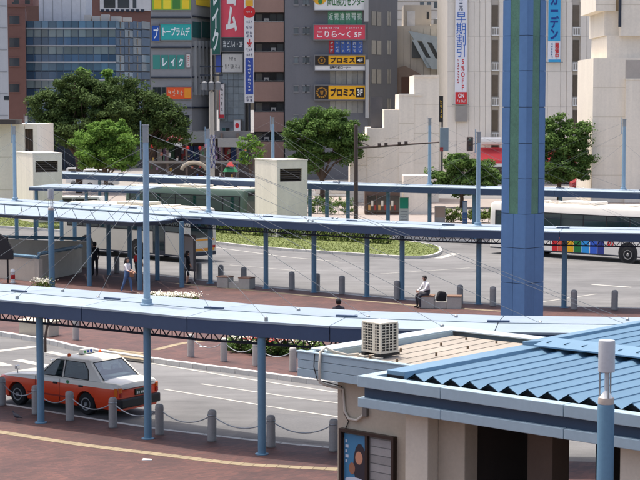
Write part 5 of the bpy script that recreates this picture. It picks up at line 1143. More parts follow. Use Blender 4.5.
for x0, x1, y0 in ((83, 90, 14.5), (91, 99, 15.5), (100, 108, 14), (110, 120, 16), (122, 130, 17)):
    r = f.rect(x0, y0, x1, 21); obj('roof_unit', MB().box(r[0], 1.0, h + .0, r[2], 2.2, r[3]), plain('roof_unit_grey', (182, 180, 174), .7), t)
# 4 background block on the left skyline
t, f, w, h = building('skyline_block', 'brown and white block with dark windows above the glass office', 80, 156, 262, -25, 0, 12, BRK)
r = f.rect(100, -25, 156, 11); obj('white_panel', MB().box(r[0], -.25, r[1], r[2], -.01, r[3]), mat('white_cladding', (198, 198, 196), .8), t)
for x0, x1 in ((104, 115.5), (118, 129.5), (133, 136.5)):
    r = f.rect(x0, -1, x1, 8); obj('window', MB().box(r[0], -.3, r[1], r[2], -.255, r[3]), WIND, t)
for k in range(9): r = f.rect(101 + k * 5, 9.5, 104.5 + k * 5, 12); obj('louvre', MB().box(r[0], -.31, r[1], r[2], -.255, r[3]), DARKM, t)
t, f, w, h = building('skyline_block', 'low brown skyline block left of the roof house on the glass office', 4, 40, 262, 6, 0, 12, mat('dull_brown', (104, 78, 70), .85)); 
for k in range(2): pane(t, f, 14 + k * 11, 0, 19 + k * 11, 4, WIND)
t, f, w, h = building('skyline_block', 'plain reddish block at the top left skyline', 6, 34, 270, -30, 0, 12, mat('dull_red_wall', (128, 96, 88), .85)); r = f.rect(12, -8, 28, -3); pane(t, f, 12, 2, 17, 5, WIND)

# 5 grey building with coloured signs
GW = mat('grey_tile', (146, 147, 148), .7, var=.06, streak=.05); TEAL = glassy('teal_glass', (56, 104, 104), .1, .6)
t, f, w, h = building('sign_building', 'grey building with teal, green and orange signs in its window bands', 151.5, 191.5, 200, -40, 0, 14, GW)
fsd = side_facade(f, w); pE = At(213, 60, 207); ang = math.atan2(pE.y - (f.p0 + f.u * w).y, pE.x - (f.p0 + f.u * w).x); f5 = Facade(((f.p0 + f.u * w).x, (f.p0 + f.u * w).y), ang); w5 = f5.pt(213, 60)[0]
obj('wall', MB().prism([(w + .002, .02), (w + w5 * math.cos(ang), w5 * math.sin(ang)), (w + w5 * math.cos(ang), 14), (w + .002, 14)], 0, h), GW, t)
def side5(x0, y0, x1, y1, m, proud=.03, name='window'):
    r = f5.rect(x0, y0, x1, y1); return obj(name, MB().box(r[0], -proud, r[1], r[2], 0, r[3]), m, t, (w, 0, 0), (0, 0, ang)), r
for y in (17.5, 47.5, 77.5, 107.5):
    r = f.rect(152, y - .8, 191, y + .8); obj('ledge', MB().box(0, -.25, r[1], w, -.002, r[3]), DARKM, t); side5(192, y - .8, 212, y + .8, DARKM, .2, 'ledge')
b, r, y = board(t, f, 152, -3, 191, 10, (150, 190, 60), .12)
for k, c in enumerate(((232, 200, 40), (240, 220, 60), (70, 130, 60), (236, 206, 48))):
    q = sub(r, .05 + k * .24, .1, .24 + k * .24, .9); obj('sign_patch', MB().box(q[0], y - .02, q[1], q[2], y + .01, q[3]), ink(c), b)

o_, r = side5(196, -3, 211, 6, plain('sign_235_200_40', (235, 200, 40), .5), .12, 'sign_board'); 
b, r, y = board(t, f, 152, 25.5, 160, 41, (34, 84, 170), .2); letter(b, 'プ', sub(r, .2, .15, .8, .85), y, ink((235, 240, 245)))
b, r, y = board(t, f, 160.2, 24, 191.5, 40, (50, 170, 165), .2); letter(b, 'トープラムデ', sub(r, .08, .25, .95, .8), y, ink((240, 246, 246)), .03)
side5(192.5, 22, 201, 38, TEAL); side5(202, 22, 211, 38, TEAL)
for k, ch in enumerate(('', 'レ', 'イ', 'ク')):
    x0 = 153 + k * 8.1; o_ = pane(t, f, x0, 55, x0 + 7.2, 69, plain('sticker_teal', (64, 140, 130), .4), None, .06); r = f.rect(x0, 55, x0 + 7.2, 69, -.07)
    if ch: letter(o_, ch, sub(r, .2, .2, .8, .8), -.075, ink((240, 246, 246)), .03)
b, r, y = board(t, f, 186.5, 54, 190, 67, (225, 220, 214), .1); scribble(b, sub(r, .25, .1, .75, .9), y, ink((190, 40, 40)), 1, 5)
for k in range(4): pane(t, f, 153 + k * 9.5, 115, 161 + k * 9.5, 128, WIND, GW)
b, r, y = board(t, f, 166.5, 87, 191.5, 99, (230, 90, 40), .15); scribble(b, sub(r, .05, .2, .7, .85), y, ink((250, 220, 190)), 4, 1); q = sub(r, .72, .1, .97, .9); obj('sign_patch', MB().box(q[0], y - .02, q[1], q[2], y + .01, q[3]), ink((238, 150, 40)), b)
for k in range(3): pane(t, f, 153 + k * 4.5, 87, 157 + k * 4.5, 99, WIND)
for k in range(5): side5(193 + k * 3.8, 41, 193.7 + k * 3.8, 95, plain('downpipe', (150, 152, 152), .5), .45, 'downpipe')
for y in (50, 66, 82): side5(193, y, 210, y + 10, WIND)
# 6 sign tower: green vertical sign, red sign, grey and white signs over glass blocks
t, f, w, h = building('sign_tower', 'narrow tower with big red sign over grey glass blocks', 219.5, 245, 202, -40, 0, 10, mat('tower_grey', (124, 129, 132), .6))
b, r, y = board(t, f, 211, -20, 220, 54, (40, 96, 84), .9); letter(b, 'レ\nイ\nク', sub(r, .15, .04, .85, .92), y, ink((225, 232, 228)), .03)
b, r, y = board(t, f, 221.3, -30, 244, 37, (226, 84, 100), .5); letter(b, 'コ\nム', sub(r, .2, .08, .7, .80), y - .05, ink((240, 240, 236)), .05)
b, r, y = board(t, f, 221.8, 38, 244, 51, (70, 78, 84), .4); letter(b, '当ビル1・2F', sub(r, .06, .25, .94, .8), y, ink((220, 224, 222)), .02)
b, r, y = board(t, f, 222, 54, 242.5, 72, (208, 206, 198), .4); scribble(b, sub(r, .3, .55, .7, .88), y, ink((120, 120, 116)), 3, 1); scribble(b, sub(r, .12, .12, .88, .48), y, ink((120, 120, 116)), 6, 1)
b, r, y = board(t, f, 216, 54, 221.5, 72, (70, 92, 170), .4)
GBK = mat('glass_block', (134, 144, 148), .25, var=.12, scale=2, rnd=.12, spec=.6)
for i in range(4):
    for j in range(7):
        r = f.rect(222.5 + i * 5.5, 73 + j * 7, 222.5 + i * 5.5 + 5.2, 73 + j * 7 + 6.6); obj('glass_block', MB().box(r[0], -.08, r[1], r[2], 0, r[3]), GBK, t)
b, r, y = board(t, f, 219, 84, 224.2, 118, (214, 208, 204), .7); scribble(b, sub(r, .3, .2, .8, .92), y, ink((60, 60, 60)), 1, 5); q = sub(r, 0, 0, 1, .1); obj('sign_patch', MB().box(q[0], y - .02, q[1], q[2], y + .01, q[3]), ink((190, 50, 60)), b); q = sub(r, 0, .1, .16, 1); obj('sign_patch', MB().box(q[0], y - .02, q[1], q[2], y + .01, q[3]), ink((190, 50, 60)), b)
b, r, y = board(t, f, 234, 120, 240.5, 160, (228, 226, 222), 2.2); scribble(b, sub(r, .25, .1, .8, .76), y, ink((206, 40, 50)), 1, 3); q = sub(r, .2, .8, .8, .93); letter(b, '●', q, y, ink((206, 40, 50)))
for k in range(3): pane(t, f, 222 + k * 4.2, 128, 225.4 + k * 4.2, 148, (TEAL, WIND, GBK)[k])
b, r, y = board(t, f, 218.5, 149, 247, 160, (198, 196, 190), .5); scribble(b, sub(r, .1, .2, .9, .8), y, ink((80, 78, 76)), 5, 1)
# 7 tall white banner on its own frame
t, f, w, h = building('banner_mast', 'tall white vertical sign column with red disc and blue panel', 244.6, 254, 199, -40, 0, .8, None); r = f.rect(244.6, -40, 254, 103)
b = obj('banner', MB().box(0, 0, r[1], w, .5, r[3]), plain('banner_white', (226, 224, 222), .5), t); obj('post', MB().box(w * .4, .55, 0, w * .6, .8, r[3]), DARKM, t); obj('arm', MB().box(0, .5, r[1], w, .549, r[3]), DARKM, t)
for (x0, y0, x1, y1, c) in ((245.5, 0, 253, 6, (226, 170, 50)), (245.5, 58, 253.2, 94, (52, 78, 160))): r = f.rect(x0, y0, x1, y1); obj('banner_panel', MB().box(r[0], -.04, r[1], r[2], -.002, r[3]), ink(c), b)
r = f.rect(245.5, 6, 253, 18); obj('red_disc', MB().lathe([(r[3] / 2 - r[1] / 2, 0), (0, .03)], 20), ink((206, 40, 44)), b, ((r[0] + r[2]) / 2, -.01, (r[1] + r[3]) / 2), (math.pi / 2, 0, 0))
r = f.rect(246, 10.5, 252.5, 13.5); scribble(b, r, -.06, ink((240, 240, 240)), 3, 1)
for y0, y1, s in ((19.5, 24, '24H'), (25, 30, '最大'), (31, 38, '1日'), (48, 52, 'OPEN'), (53, 57, '700円'), (95.5, 102, 'P')): r = f.rect(246, y0, 252.6, y1); scribble(b, r, -.05, ink((50, 60, 110)), 2 + len(s) // 3, 1 + (y1 - y0 > 5.5), int(y0))
r = f.rect(247, 39, 252, 47); letter(b, '↓', r, -.05, ink((206, 40, 44)), .05)
r = f.rect(247.5, 60, 251.5, 92); scribble(b, r, -.06, ink((235, 238, 245)), 1, 9)
# 8 apartment block with brown balconies
t, f, w, h = building('balcony_apartments', 'apartment block with brown pink balcony fronts beside the dark tower', 254, 285, 204, -40, 0, 12, mat('charcoal_wall', (98, 98, 102), .8, streak=.05))
BALC = mat('balcony_brown', (186, 152, 138), .8, var=.05, streak=.04, rnd=.03)
k = 0
for y0 in (-6.5, 23, 52.5, 82, 112, 141.5):
    r = f.rect(254.5, y0, 284, y0 + 19.5); b = obj('balcony', MB().box(r[0], -1.4, r[1], r[2], -1.25, r[3]).box(r[0], -1.25, r[1], r[2], 0, r[1] + .15).box(r[0], -1.25, r[1] + .15, r[0] + .12, 0, r[3]), BALC, t)
    obj('handrail', MB().tube((r[0], -1.3, r[3] + .1), (r[2], -1.3, r[3] + .1), .05, 6), STEEL, b)
    for x0, x1, m in ((256, 262, CURT), (270, 276, WIND), (277, 283, WIN)): pane(t, f, x0, y0 + 21, x1, y0 + 29, m)
    r2 = f.rect(264 if k % 2 else 271, y0 - 8, 269 if k % 2 else 276, y0 + .5, -1); u_ = obj('ac_unit', MB().box(r2[0], -1.1, r2[1] - .5, r2[2], -.7, r2[3] - .4), plain('ac_white', (186, 184, 178), .6), b); obj('ac_fan', MB().lathe([(.26, 0), (.2, .03), (0, .03)], 12), DARKM, u_, ((r2[0] + r2[2]) / 2, -1.1, (r2[1] + r2[3]) / 2 - .4), (math.pi / 2, 0, 0)); k += 1
# 9 dark tower with signs
DKT = mat('dark_tile', (112, 113, 117), .65, var=.05, streak=.05, scale=.5)
t, f, w, h = building('dark_sign_tower', 'dark grey tower with white, red and yellow signs stacked on its front', 285, 368, 196, -45, 0, 13, DKT)
q0 = f.p0 + f.u * w; pE = At(397.5, 60, 203); ang = math.atan2(pE.y - q0.y, pE.x - q0.x); f9 = Facade((q0.x, q0.y), ang); w9 = f9.pt(397.5, 60)[0]
obj('wall', MB().prism([(w + .002, .01), (w + w9 * math.cos(ang), w9 * math.sin(ang)), (w + w9 * math.cos(ang), 13), (w + .002, 13)], 0, h), mat('dark_tile_side', (108, 110, 115), .65, var=.05, streak=.05), t)
for k in range(5):
    y = 1 + k * 29
    for x0, x1 in ((294.5, 298), (303, 305.6), (306.2, 309)): pane(t, f, x0, y - 2, x1, y + 3.5, WIN, plain('sill_pale', (130, 130, 130), .7), .05)
    for x0, x1, m in ((371.5, 381, CURT), (387, 390.5, CURT)):
        r = f9.rect(x0, y + 10.5, x1, y + 24.5); o_ = obj('window', MB().box(r[0], -.05, r[1], r[2], 0, r[3]), m, t, (w, 0, 0), (0, 0, ang)); obj('frame', MB().box((r[0] + r[2]) / 2 - .05, -.08, r[1], (r[0] + r[2]) / 2 + .05, -.051, r[3]), DARKM, o_)
b, r, y = board(t, f, 314.5, -16, 367, 10, (226, 226, 222), .9); letter(b, '岡山視力センター', sub(r, .25, .15, .97, .50), y, ink((50, 110, 60)), .02)
q = sub(r, .03, .2, .17, .75); obj('emblem', MB().lathe([((q[3] - q[1]) / 2, 0), (0, .03)], 20), ink((226, 170, 50)), b, ((q[0] + q[2]) / 2, y, (q[1] + q[3]) / 2), (math.pi / 2, 0, 0)); q = sub(r, .07, .22, .15, .45); letter(b, '●', q, y - .04, ink((60, 130, 70)))
for k, s in enumerate('近視遠視弱視'):
    x0 = 328 + k * 5.75; o_ = pane(t, f, x0, 11.5, x0 + 5.4, 24, plain('film_green', (88, 156, 120), .4), None, .05); r = f.rect(x0, 13, x0 + 5.4, 20, -.06); letter(o_, s, sub(r, .08, .0, .92, 1), -.062, ink((220, 236, 226)), .02)
b, r, y = board(t, f, 314, 25, 365, 39.5, (214, 74, 92), .8); letter(b, 'こりら〜く', sub(r, .06, .12, .72, .60), y, ink((246, 236, 236)), .02); letter(b, '5F', sub(r, .79, .15, .93, .5), y, ink((246, 236, 236)), .02); scribble(b, sub(r, .1, .70, .5, .88), y, ink((246, 226, 226)), 9, 1); scribble(b, sub(r, .62, .70, .95, .88), y, ink((246, 226, 226)), 7, 1)
for k in range(6):
    x0 = 329 + k * 5.7; c = (186, 48, 60) if k == 0 else (66, 100, 176); o_ = pane(t, f, x0, 40.5, x0 + 5.2, 53.5, plain('film_%d_%d' % c[:2], c, .4), None, .05); r = f.rect(x0, 41, x0 + 5.2, 53, -.06); scribble(o_, sub(r, .15, .05, .85, .95), -.062, ink((226, 232, 240)), 1, 3, k)
def ring_sign(y0, y1, fl, tail):
    b, r, y = board(t, f, 315, y0, 365, y1, (240, 178, 30), .8); hh = r[3] - r[1]
    q = (r[0], r[1], r[0] + (r[2] - r[0]) * .27, r[3]); s_ = obj('black_square', MB().box(q[0], y - .02, q[1], q[2], y + .01, q[3]), ink((40, 34, 30)), b)
    cx, cz, R0 = (q[0] + q[2]) / 2, (q[1] + q[3]) / 2, hh * .40
    for k in range(14):
        a0, a1 = k * 2 * math.pi / 14, (k + .72) * 2 * math.pi / 14
        obj('emblem_ray', MB().prism_y([(cx + R0 * math.cos(a0), cz + R0 * math.sin(a0)), (cx + R0 * math.cos(a1), cz + R0 * math.sin(a1)), (cx + R0 * .68 * math.cos(a1), cz + R0 * .68 * math.sin(a1)), (cx + R0 * .68 * math.cos(a0), cz + R0 * .68 * math.sin(a0))], y - .05, y - .022), ink((170, 122, 40)), s_)
    obj('emblem_head', MB().prism_y([(cx - R0 * .32, cz + R0 * .36), (cx + R0 * .32, cz + R0 * .36), (cx + R0 * .18, cz - R0 * .42), (cx - R0 * .18, cz - R0 * .42)], y - .05, y - .022), ink((160, 112, 36)), s_)
    letter(b, 'プロミス', sub(r, .31, .22, .80, .82), y - .01, ink((50, 30, 24)), .045)
    q = sub(r, .82, .16, .98, .86); s2 = obj('floor_plate', MB().box(q[0], y - .02, q[1], q[2], y + .01, q[3]), ink((40, 34, 30)), b); letter(s2, fl, (q[0] + .15, q[1] + .2, q[2] - .15, q[3] - .2), y - .03, ink((240, 236, 226)), .03)
    if tail: 
        b2, r2, y2 = board(t, f, 315, y1 + .2, 365, y1 + 5, (228, 226, 222), .78); letter(b2, '自動契約コーナー', sub(r2, .3, .2, .72, .85), y2, ink((60, 60, 60)))
ring_sign(55.5, 65, '4F', True); ring_sign(85.5, 99.5, '3F', False)
for k in range(6): pane(t, f, 330 + k * 5.6, 71, 335.2 + k * 5.6, 84.5, CURT, None, .04); pane(t, f, 330 + k * 5.6, 101, 335.2 + k * 5.6, 113, CURT, None, .04)
r = f.rect(365.2, 60, 368.2, 118); b = obj('vertical_sign', MB().box(r[0], -1.3, r[1], r[2] + .05, -.002, r[3]), plain('sign_silver', (176, 176, 174), .5), t); r = f.rect(366, 74, 368, 112); obj('vertical_sign_face', MB().box(r[0] + .3, -1.34, r[1], r[2] + .1, -1.301, r[3]), ink((222, 160, 34)), b)
r = f.rect(364, -20, 368.2, 22); obj('vertical_sign', MB().box(r[0], -1.3, r[1], r[2], -.91, r[3]), MATS['sign_silver'], t)
# 10 tan building with slanted glazing
TAN = mat('tan_cladding', (186, 178, 164), .8, var=.05, streak=.06)
t, f, w, h = building('slant_glazed_building', 'tan building with a slanted glazed conservatory above the stepped block', 394, 449, 205, 26, 0, 12, TAN)
for k in range(8):
    r = f.rect(397 + k * 6.6, 30, 397.5 + k * 6.6, 120); obj('cladding_joint', MB().box(r[0], -.03, 0, r[2], -.001, h - .3), plain('joint_tan', (150, 142, 130), .8), t)
SL = mat('slant_frame', (166, 178, 182), .4); GLS = glassy('slant_glass', (88, 92, 92), .1, .6)
pts = [f.pt(*q, -.4) for q in ((408, 31), (440, 38), (447, 47), (447, 68), (433, 68), (424, 55))]
r = f.rect(412, 42, 447, 58); obj('glazing', MB().box(r[0], -.25, r[1], r[2], -.02, r[3]), GLS, t)
top = [f.pt(408, 31, -.3), f.pt(437, 37, -.3), f.pt(446, 46, -.3), f.pt(414, 40, -.3)]; obj('slanted_roof', MB().loft([[(a, -.9, b) for a, b in top], [(a, -.5, b) for a, b in top]]), SL, t)
for k in range(4):
    a, b = f.pt(412 + k * 9, 40, -.6), f.pt(427 + k * 9, 68, -.6); obj('slanted_beam', MB().hexa([(a[0], -.9, a[1]), (a[0] + .55, -.9, a[1]), (a[0] + .55, -.3, a[1]), (a[0], -.3, a[1])], [(b[0], -1.0, b[1]), (b[0] + .55, -1.0, b[1]), (b[0] + .55, -.3, b[1]), (b[0], -.3, b[1])]), SL, t)
lo = [f.pt(424, 57, -1), f.pt(447, 60, -1), f.pt(447, 69.5, -1), f.pt(432, 69.5, -1)]; obj('slanted_panel', MB().loft([[(a, -1.3, b) for a, b in lo], [(a, -1.05, b) for a, b in lo]]), SL, t)
r = f.rect(397, 66, 420, 105); obj('brown_gable', MB().prism_y([(r[0], r[1]), (r[2], r[1]), (r[2], r[3] - 1.0), ((r[0] * 2 + r[2]) / 3, r[3]), (r[0], r[3] - .2)], -1.2, -.01), mat('gable_brown', (124, 108, 96), .8), t); r = f.rect(401, 77, 413, 94); obj('gable_opening', MB().box(r[0], -1.24, r[1], r[2], -1.201, r[3]), mat('opening_brown', (92, 66, 54), .8), t)
r = f.rect(405, 4, 432.5, 27); obj('penthouse', MB().box(r[0], 2.0, h - .1, r[2], 8, r[3]), TAN, t); q = f.rect(407, 11, 415, 26, 2); obj('penthouse_panel', MB().box(q[0], 1.9, q[1], q[2], 1.998, q[3]), mat('white_cladding', (198, 198, 196), .8), t); q = f.rect(427, 12, 429, 19, 2); obj('penthouse_window', MB().box(q[0], 1.9, q[1], q[2], 1.998, q[3]), WIND, t)
r = f.rect(431, 24, 449, 40); obj('side_block', MB().box(r[0], -.02, h - 2.4, r[2], 8, r[3]), mat('cream_block', (206, 196, 178), .8), t); r = f.rect(440.5, 18, 446, 24); obj('roof_tank', MB().lathe([(1, 0), (1, .9), (.3, 1.1)], 14), STEEL, t, (f.pt(443.5, 24)[0], 3, r[1] - .2))
t, f, w, h = building('pale_high_rise', 'pale tower rising behind the slant glazed building', 390, 452, 275, -50, 0, 10, mat('pale_beige', (196, 190, 180), .8, streak=.05))
for k in range(5): r = f.rect(390, -8 + k * 9, 452, -7.4 + k * 9); obj('wall_joint', MB().box(.2, -.05, r[1], w - .2, -.001, r[3]), plain('joint_tan', (150, 142, 130), .8), t)
for k in range(4): pane(t, f, 420 + k * 7, 2, 424 + k * 7, 8, WIN)
# 11 large white building with fluted panels, slit windows and banners
WHB = mat('white_fluted', (230, 222, 208), .75, var=.04, streak=.05, rnd=.02)
t, f, w, h = building('white_department_store', 'large off white building with fluted panels and vertical slit windows', 447, 600, 186, -45, 0, 16, mat('groove_grey', (194, 187, 176), .8))
slots = [(490.5, 499), (571.5, 580)]
xs = [447, 456, 468.5, 474, 479.5, 485, 490.5, 499, 505, 511, 517, 523, 529, 535, 541, 547, 560, 566, 571.5, 580, 586, 592, 600]
ys = [-45, 2.5, 36.5, 71.5, 106.5, 141, 176]
for a, b in zip(xs, xs[1:]):
    if (a, b) in slots:
        for k in range(5):
            y = 5 + 35 * k
            r = f.rect(a + 1.3, y, b - 1, y + 21.5); obj('slit_window', MB().box(r[0], -.04, r[1], r[2], 0, r[3]), mat('bronze_glass', (112, 100, 86), .15, var=.15, rnd=.15, spec=.6), t)
            r = f.rect(a + 1, y + 22.5, b - .6, y + 31); bb = obj('balcony', MB().box(r[0], -.5, r[1], r[2], -.42, r[1] + .12).box(r[0], -.42, r[1], r[2], -.01, r[1] + .06), WHITEP, t); obj('top_rail', MB().box(r[0], -.5, r[3] - .1, r[2], -.42, r[3]), WHITEP, bb)
            obj('balcony_backing', MB().box(r[0], -.1, r[1], r[2], -.0, r[3]), mat('balcony_back', (186, 180, 170), .6), bb)
            for q in range(4): x = r[0] + (r[2] - r[0]) * q / 3; obj('baluster', MB().box(x - .03, -.49, r[1], x + .03, -.43, r[3]), WHITEP, bb)
        continue
    pr = .42 if (a in (447, 485, 499, 566, 580)) else .36 + .03 * (int(a) % 2)
    for y0, y1 in zip(ys, ys[1:]):
        r = f.rect(a, y0, b, y1); obj('facade_panel', MB().box(r[0] + .012, -pr, r[1] + .008, r[2] - .012, -.001, r[3] - .008), WHB, t)
def banner(x0, y0, x1, y1, c, edge):
    r = f.rect(x0, y0, x1, y1, -.8); b = obj('banner', MB().box(r[0], -.8, r[1], r[2], -.7, r[3]), plain('cloth_%d_%d_%d' % c, c, .7), t)
    for z in (r[1], r[3] - .15): obj('banner_pole', MB().tube((r[0] - .3, -.75, z), (r[2] + .3, -.75, z), .06, 6), STEEL, b)
    return b, r
b, r = banner(455.3, -25, 467, 104.5, (232, 232, 236), None); BLU = ink((44, 104, 190)); RED = ink((206, 50, 54))
q = f.rect(456.3, 12, 466, 57, -.8); letter(b, '早\n期\n割\n引', q, -.83, BLU, 0.0)
q = f.rect(459, -6, 463, 11, -.8); letter(b, '中\n元', q, -.83, ink((90, 100, 120)))
q = f.rect(456.8, 59, 459.5, 84, -.8); scribble(b, q, -.83, RED, 1, 9); q = f.rect(461, 59, 464.8, 90, -.8); letter(b, '5\n%\nO\nF\nF', q, -.83, RED, .02)
q = f.rect(455.3, 92, 467, 104.5, -.82); rb = obj('red_block', MB().box(q[0] + .01, -.84, q[1] + .02, q[2] - .01, -.81, q[3]), RED, b); letter(rb, 'ON', sub(q, .25, .55, .75, .88), -.86, ink((240, 240, 240)), .03); scribble(rb, sub(q, .1, .15, .9, .42), -.86, ink((240, 240, 240)), 5, 1)
b, r = banner(548.3, -30, 560.8, 62, (232, 234, 238), None)
q = f.rect(548.5, -30, 560.6, 41, -.82); rb = obj('blue_block', MB().box(q[0], -.84, q[1], q[2], -.81, q[3]), ink((60, 164, 214)), b); q = f.rect(550.3, -30, 559, 39.5, -.84); letter(rb, 'ビ\nア\nガ\nー\nデ\nン', q, -.87, ink((40, 64, 140)), .04)
q = f.rect(555, 43, 559, 58.5, -.84); letter(b, '開\n催\n中', q, -.87, RED, .03); q = f.rect(550.5, 43, 553, 58, -.84); scribble(b, q, -.87, ink((90, 130, 170)), 1, 6)
q = f.rect(548.5, 59.5, 560.6, 62, -.82); obj('blue_hem', MB().box(q[0], -.84, q[1], q[2], -.81, q[3]), ink((60, 164, 214)), b)
q = f.rect(455, 106, 467, 121.5); obj('wall_box', MB().box(q[0], -.8, q[1], q[2], -.501, q[3]), mat('box_grey', (150, 146, 140), .7), t); q = f.rect(439.5, 96, 443, 122); 
# lower shop with red awning
AWN = mat('red_awning', (196, 62, 66), .75, var=.08); 
r = f.rect(478, 147, 503, 163); aw = obj('red_awning', MB().hexa([(r[0], -3.0, r[1]), (r[2], -3.0, r[1]), (r[2], -.35, r[1]), (r[0], -.35, r[1])], [(r[0], -2.9, r[1] + .4), (r[2], -2.9, r[1] + .4), (r[2], -.35, r[3]), (r[0], -.35, r[3])]), AWN, t); obj('awning_valance', MB().box(r[0], -3.04, r[1] - .3, r[2], -3.001, r[1] + .05), WHITEP, aw)
r = f.rect(544, 150, 592, 163); aw = obj('red_awning', MB().hexa([(r[0], -2.0, r[1]), (r[2], -2.0, r[1]), (r[2], -.55, r[1]), (r[0], -.55, r[1])], [(r[0], -1.9, r[1] + .3), (r[2], -1.9, r[1] + .3), (r[2], -.55, r[3]), (r[0], -.55, r[3])]), AWN, t)
r = f.rect(480, 136.5, 500, 145); obj('white_duct', MB().tube((r[0], -1.2, (r[1] + r[3]) / 2), (r[2], -1.2, (r[1] + r[3]) / 2), .45, 10), WHITEP, t)
for k in range(10): 
    if 505 < 452 + k * 14 < 538: continue
    pane(t, f, 452 + k * 14, 164, 464 + k * 14, 184, glassy('shop_front', (70, 62, 56), .1, .6, rnd=.5), None, .55, 'shop_window')
t, f, w, h = building('black_shop_sign', 'narrow black sign with yellow lettering beside the stepped block', 439.3, 443.2, 168, 96, 0, .4, None); r = f.rect(439.3, 96, 443.2, 122); b = obj('sign_board', MB().box(r[0], 0, r[1], r[2], .3, r[3]), BLACK, t); scribble(b, sub(r, .2, .15, .8, .85), -.02, ink((230, 190, 60)), 1, 4); obj('post', MB().box(r[2] - .15, .1, 0, r[2], .25, r[1]), DARKM, t)

t, f, w, h = building('office_block', 'pale office block with rows of windows behind the right stepped block', 598, 800, 225, -30, 0, 14, mat('office_beige', (198, 192, 182), .8, var=.05, streak=.06))
for i in range(14):
    for j in range(8): pane(t, f, 603 + i * 14, -22 + j * 24, 612 + i * 14, -8 + j * 24, WIND if (i * 3 + j) % 4 else CURT, None, .04)

# ------------------------------------------------------------------ street level arcade at the left
t, f, w, h = building('shop_arcade', 'low cluttered shop arcade with red lanterns under the sign buildings', 148, 252, 188, 133, 0, 5, None)
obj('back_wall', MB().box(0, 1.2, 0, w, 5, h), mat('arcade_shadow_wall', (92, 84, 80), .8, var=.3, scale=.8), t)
r = f.rect(150, 131, 250, 139); obj('upper_fascia', MB().box(r[0], -.4, r[1], r[2], 1.199, r[3]), mat('arcade_grey', (112, 112, 112), .7), t)
for x0, x1, y0, y1, c in ((163, 183, 133.5, 142, (190, 70, 76)), (185, 208, 132, 142.5, (120, 124, 124)), (171, 182, 142, 146, (210, 208, 202)), (150, 162, 140, 147, (150, 60, 60)), (218, 248, 138, 147, (150, 150, 146))):
    r = f.rect(x0, y0, x1, y1, -.6); obj('shop_sign', MB().box(r[0], -.75, r[1], r[2], -.45, r[3]), plain('shop_%d_%d_%d' % c, c, .6), t)
r = f.rect(164, 135.5, 182, 140, -.76); scribble(t, r, -.78, ink((232, 226, 220)), 6, 1)
PC = [(176, 60, 60), (206, 200, 190), (90, 70, 60), (60, 90, 150), (200, 160, 80), (70, 110, 80), (150, 120, 150), (44, 44, 48), (210, 120, 90)]
for k in range(16):
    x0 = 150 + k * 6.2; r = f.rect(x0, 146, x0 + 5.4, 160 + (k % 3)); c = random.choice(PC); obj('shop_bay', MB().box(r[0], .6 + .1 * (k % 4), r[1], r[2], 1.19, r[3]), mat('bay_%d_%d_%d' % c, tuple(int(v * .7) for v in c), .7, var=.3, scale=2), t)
    for q in range(3):
        c = random.choice(PC); xx = x0 + random.uniform(0, 4.5); yy = random.uniform(146, 176); hh = random.uniform(2, 5); r = f.rect(xx, yy, xx + random.uniform(1, 2.6), yy + hh); obj('shop_goods', MB().box(r[0], -.2 - .3 * q, r[1], r[2], .1 - .3 * q, r[3]), plain('goods_%d_%d_%d' % c, c, .6), t)
for k, x in enumerate((153, 160, 188, 206, 213, 200)): 
    q = f.pt(x, 146 + (k % 3), -.9); obj('red_lantern', MB().lathe([(.07, -.24), (.15, -.16), (.18, 0), (.15, .16), (.07, .24)], 10), plain('lantern_red', (200, 46, 40), .6), t, (q[0], -.9, q[1]), smooth=True)
for x in (149, 168, 187, 207, 222, 238): q = f.pt(x, 160)[0]; obj('post', MB().box(q - .12, -.6, 0, q + .12, -.35, h), mat('arcade_post', (110, 96, 88), .7), t)
ARC = plain('arch_cream', (160, 150, 134), .7); c_ = f.pt(194, 170, -2); rx = f.pt(206, 170, -2)[0] - c_[0]
obj('entrance_arch', MB().path([(c_[0] + rx * math.cos(a), -2, c_[1] + .0 + rx * .62 * math.sin(a)) for a in [math.pi * i / 12 for i in range(13)]], .22, 8), ARC, t)
r = f.rect(150, 160.5, 250, 163); obj('lower_ledge', MB().box(r[0], -.9, r[1], r[2], -.5, r[3]), mat('ledge_grey', (136, 130, 122), .7), t)
p = At(212, 178, 176); t = thing('utility_pole', 'thick pale utility pole with lattice wrapped base before the arcade', 'pole', (p.x, p.y, .1)); f = Facade((p.x, p.y), 0)
z1, z2, z3 = f.pt(212, 168)[1] - .1, f.pt(212, 135)[1] - .1, f.pt(212, 92)[1] - .1
obj('pole', MB().lathe([(.30, 0), (.29, z2), (.27, z3), (.12, z3 + .05), (.10, z3 + 4.5)], 14), mat('pole_cream', (186, 180, 168), .7, streak=.06), t, auto=40)
for k in range(8):
    for sg in (1, -1): obj('lattice_bar', MB().path([(.34 * math.cos(sg * (a * .6) + k * .785), .34 * math.sin(sg * (a * .6) + k * .785), z1 + (z2 - z1) * a / 5) for a in range(6)], .045, 4), plain('lattice_%d' % (k % 2), ((52, 64, 130), (214, 214, 220))[k % 2], .6), t)
for k in range(3): obj('cross_arm', MB().box(-1.2, -.06, z3 + .8 + k * .9, 1.2, .06, z3 + .92 + k * .9), DARKM, t); obj('transformer', MB().lathe([(.3, 0), (.3, .8), (.1, .9)], 10), plain('transformer_grey', (120, 122, 124), .6), t, (-.7 + .7 * k, -.3, z3 + .2))
p = At(232, 176, 172); t = thing('market_stall', 'small stall with green and red parasol top at the arcade', 'stall', (p.x, p.y, .1)); 
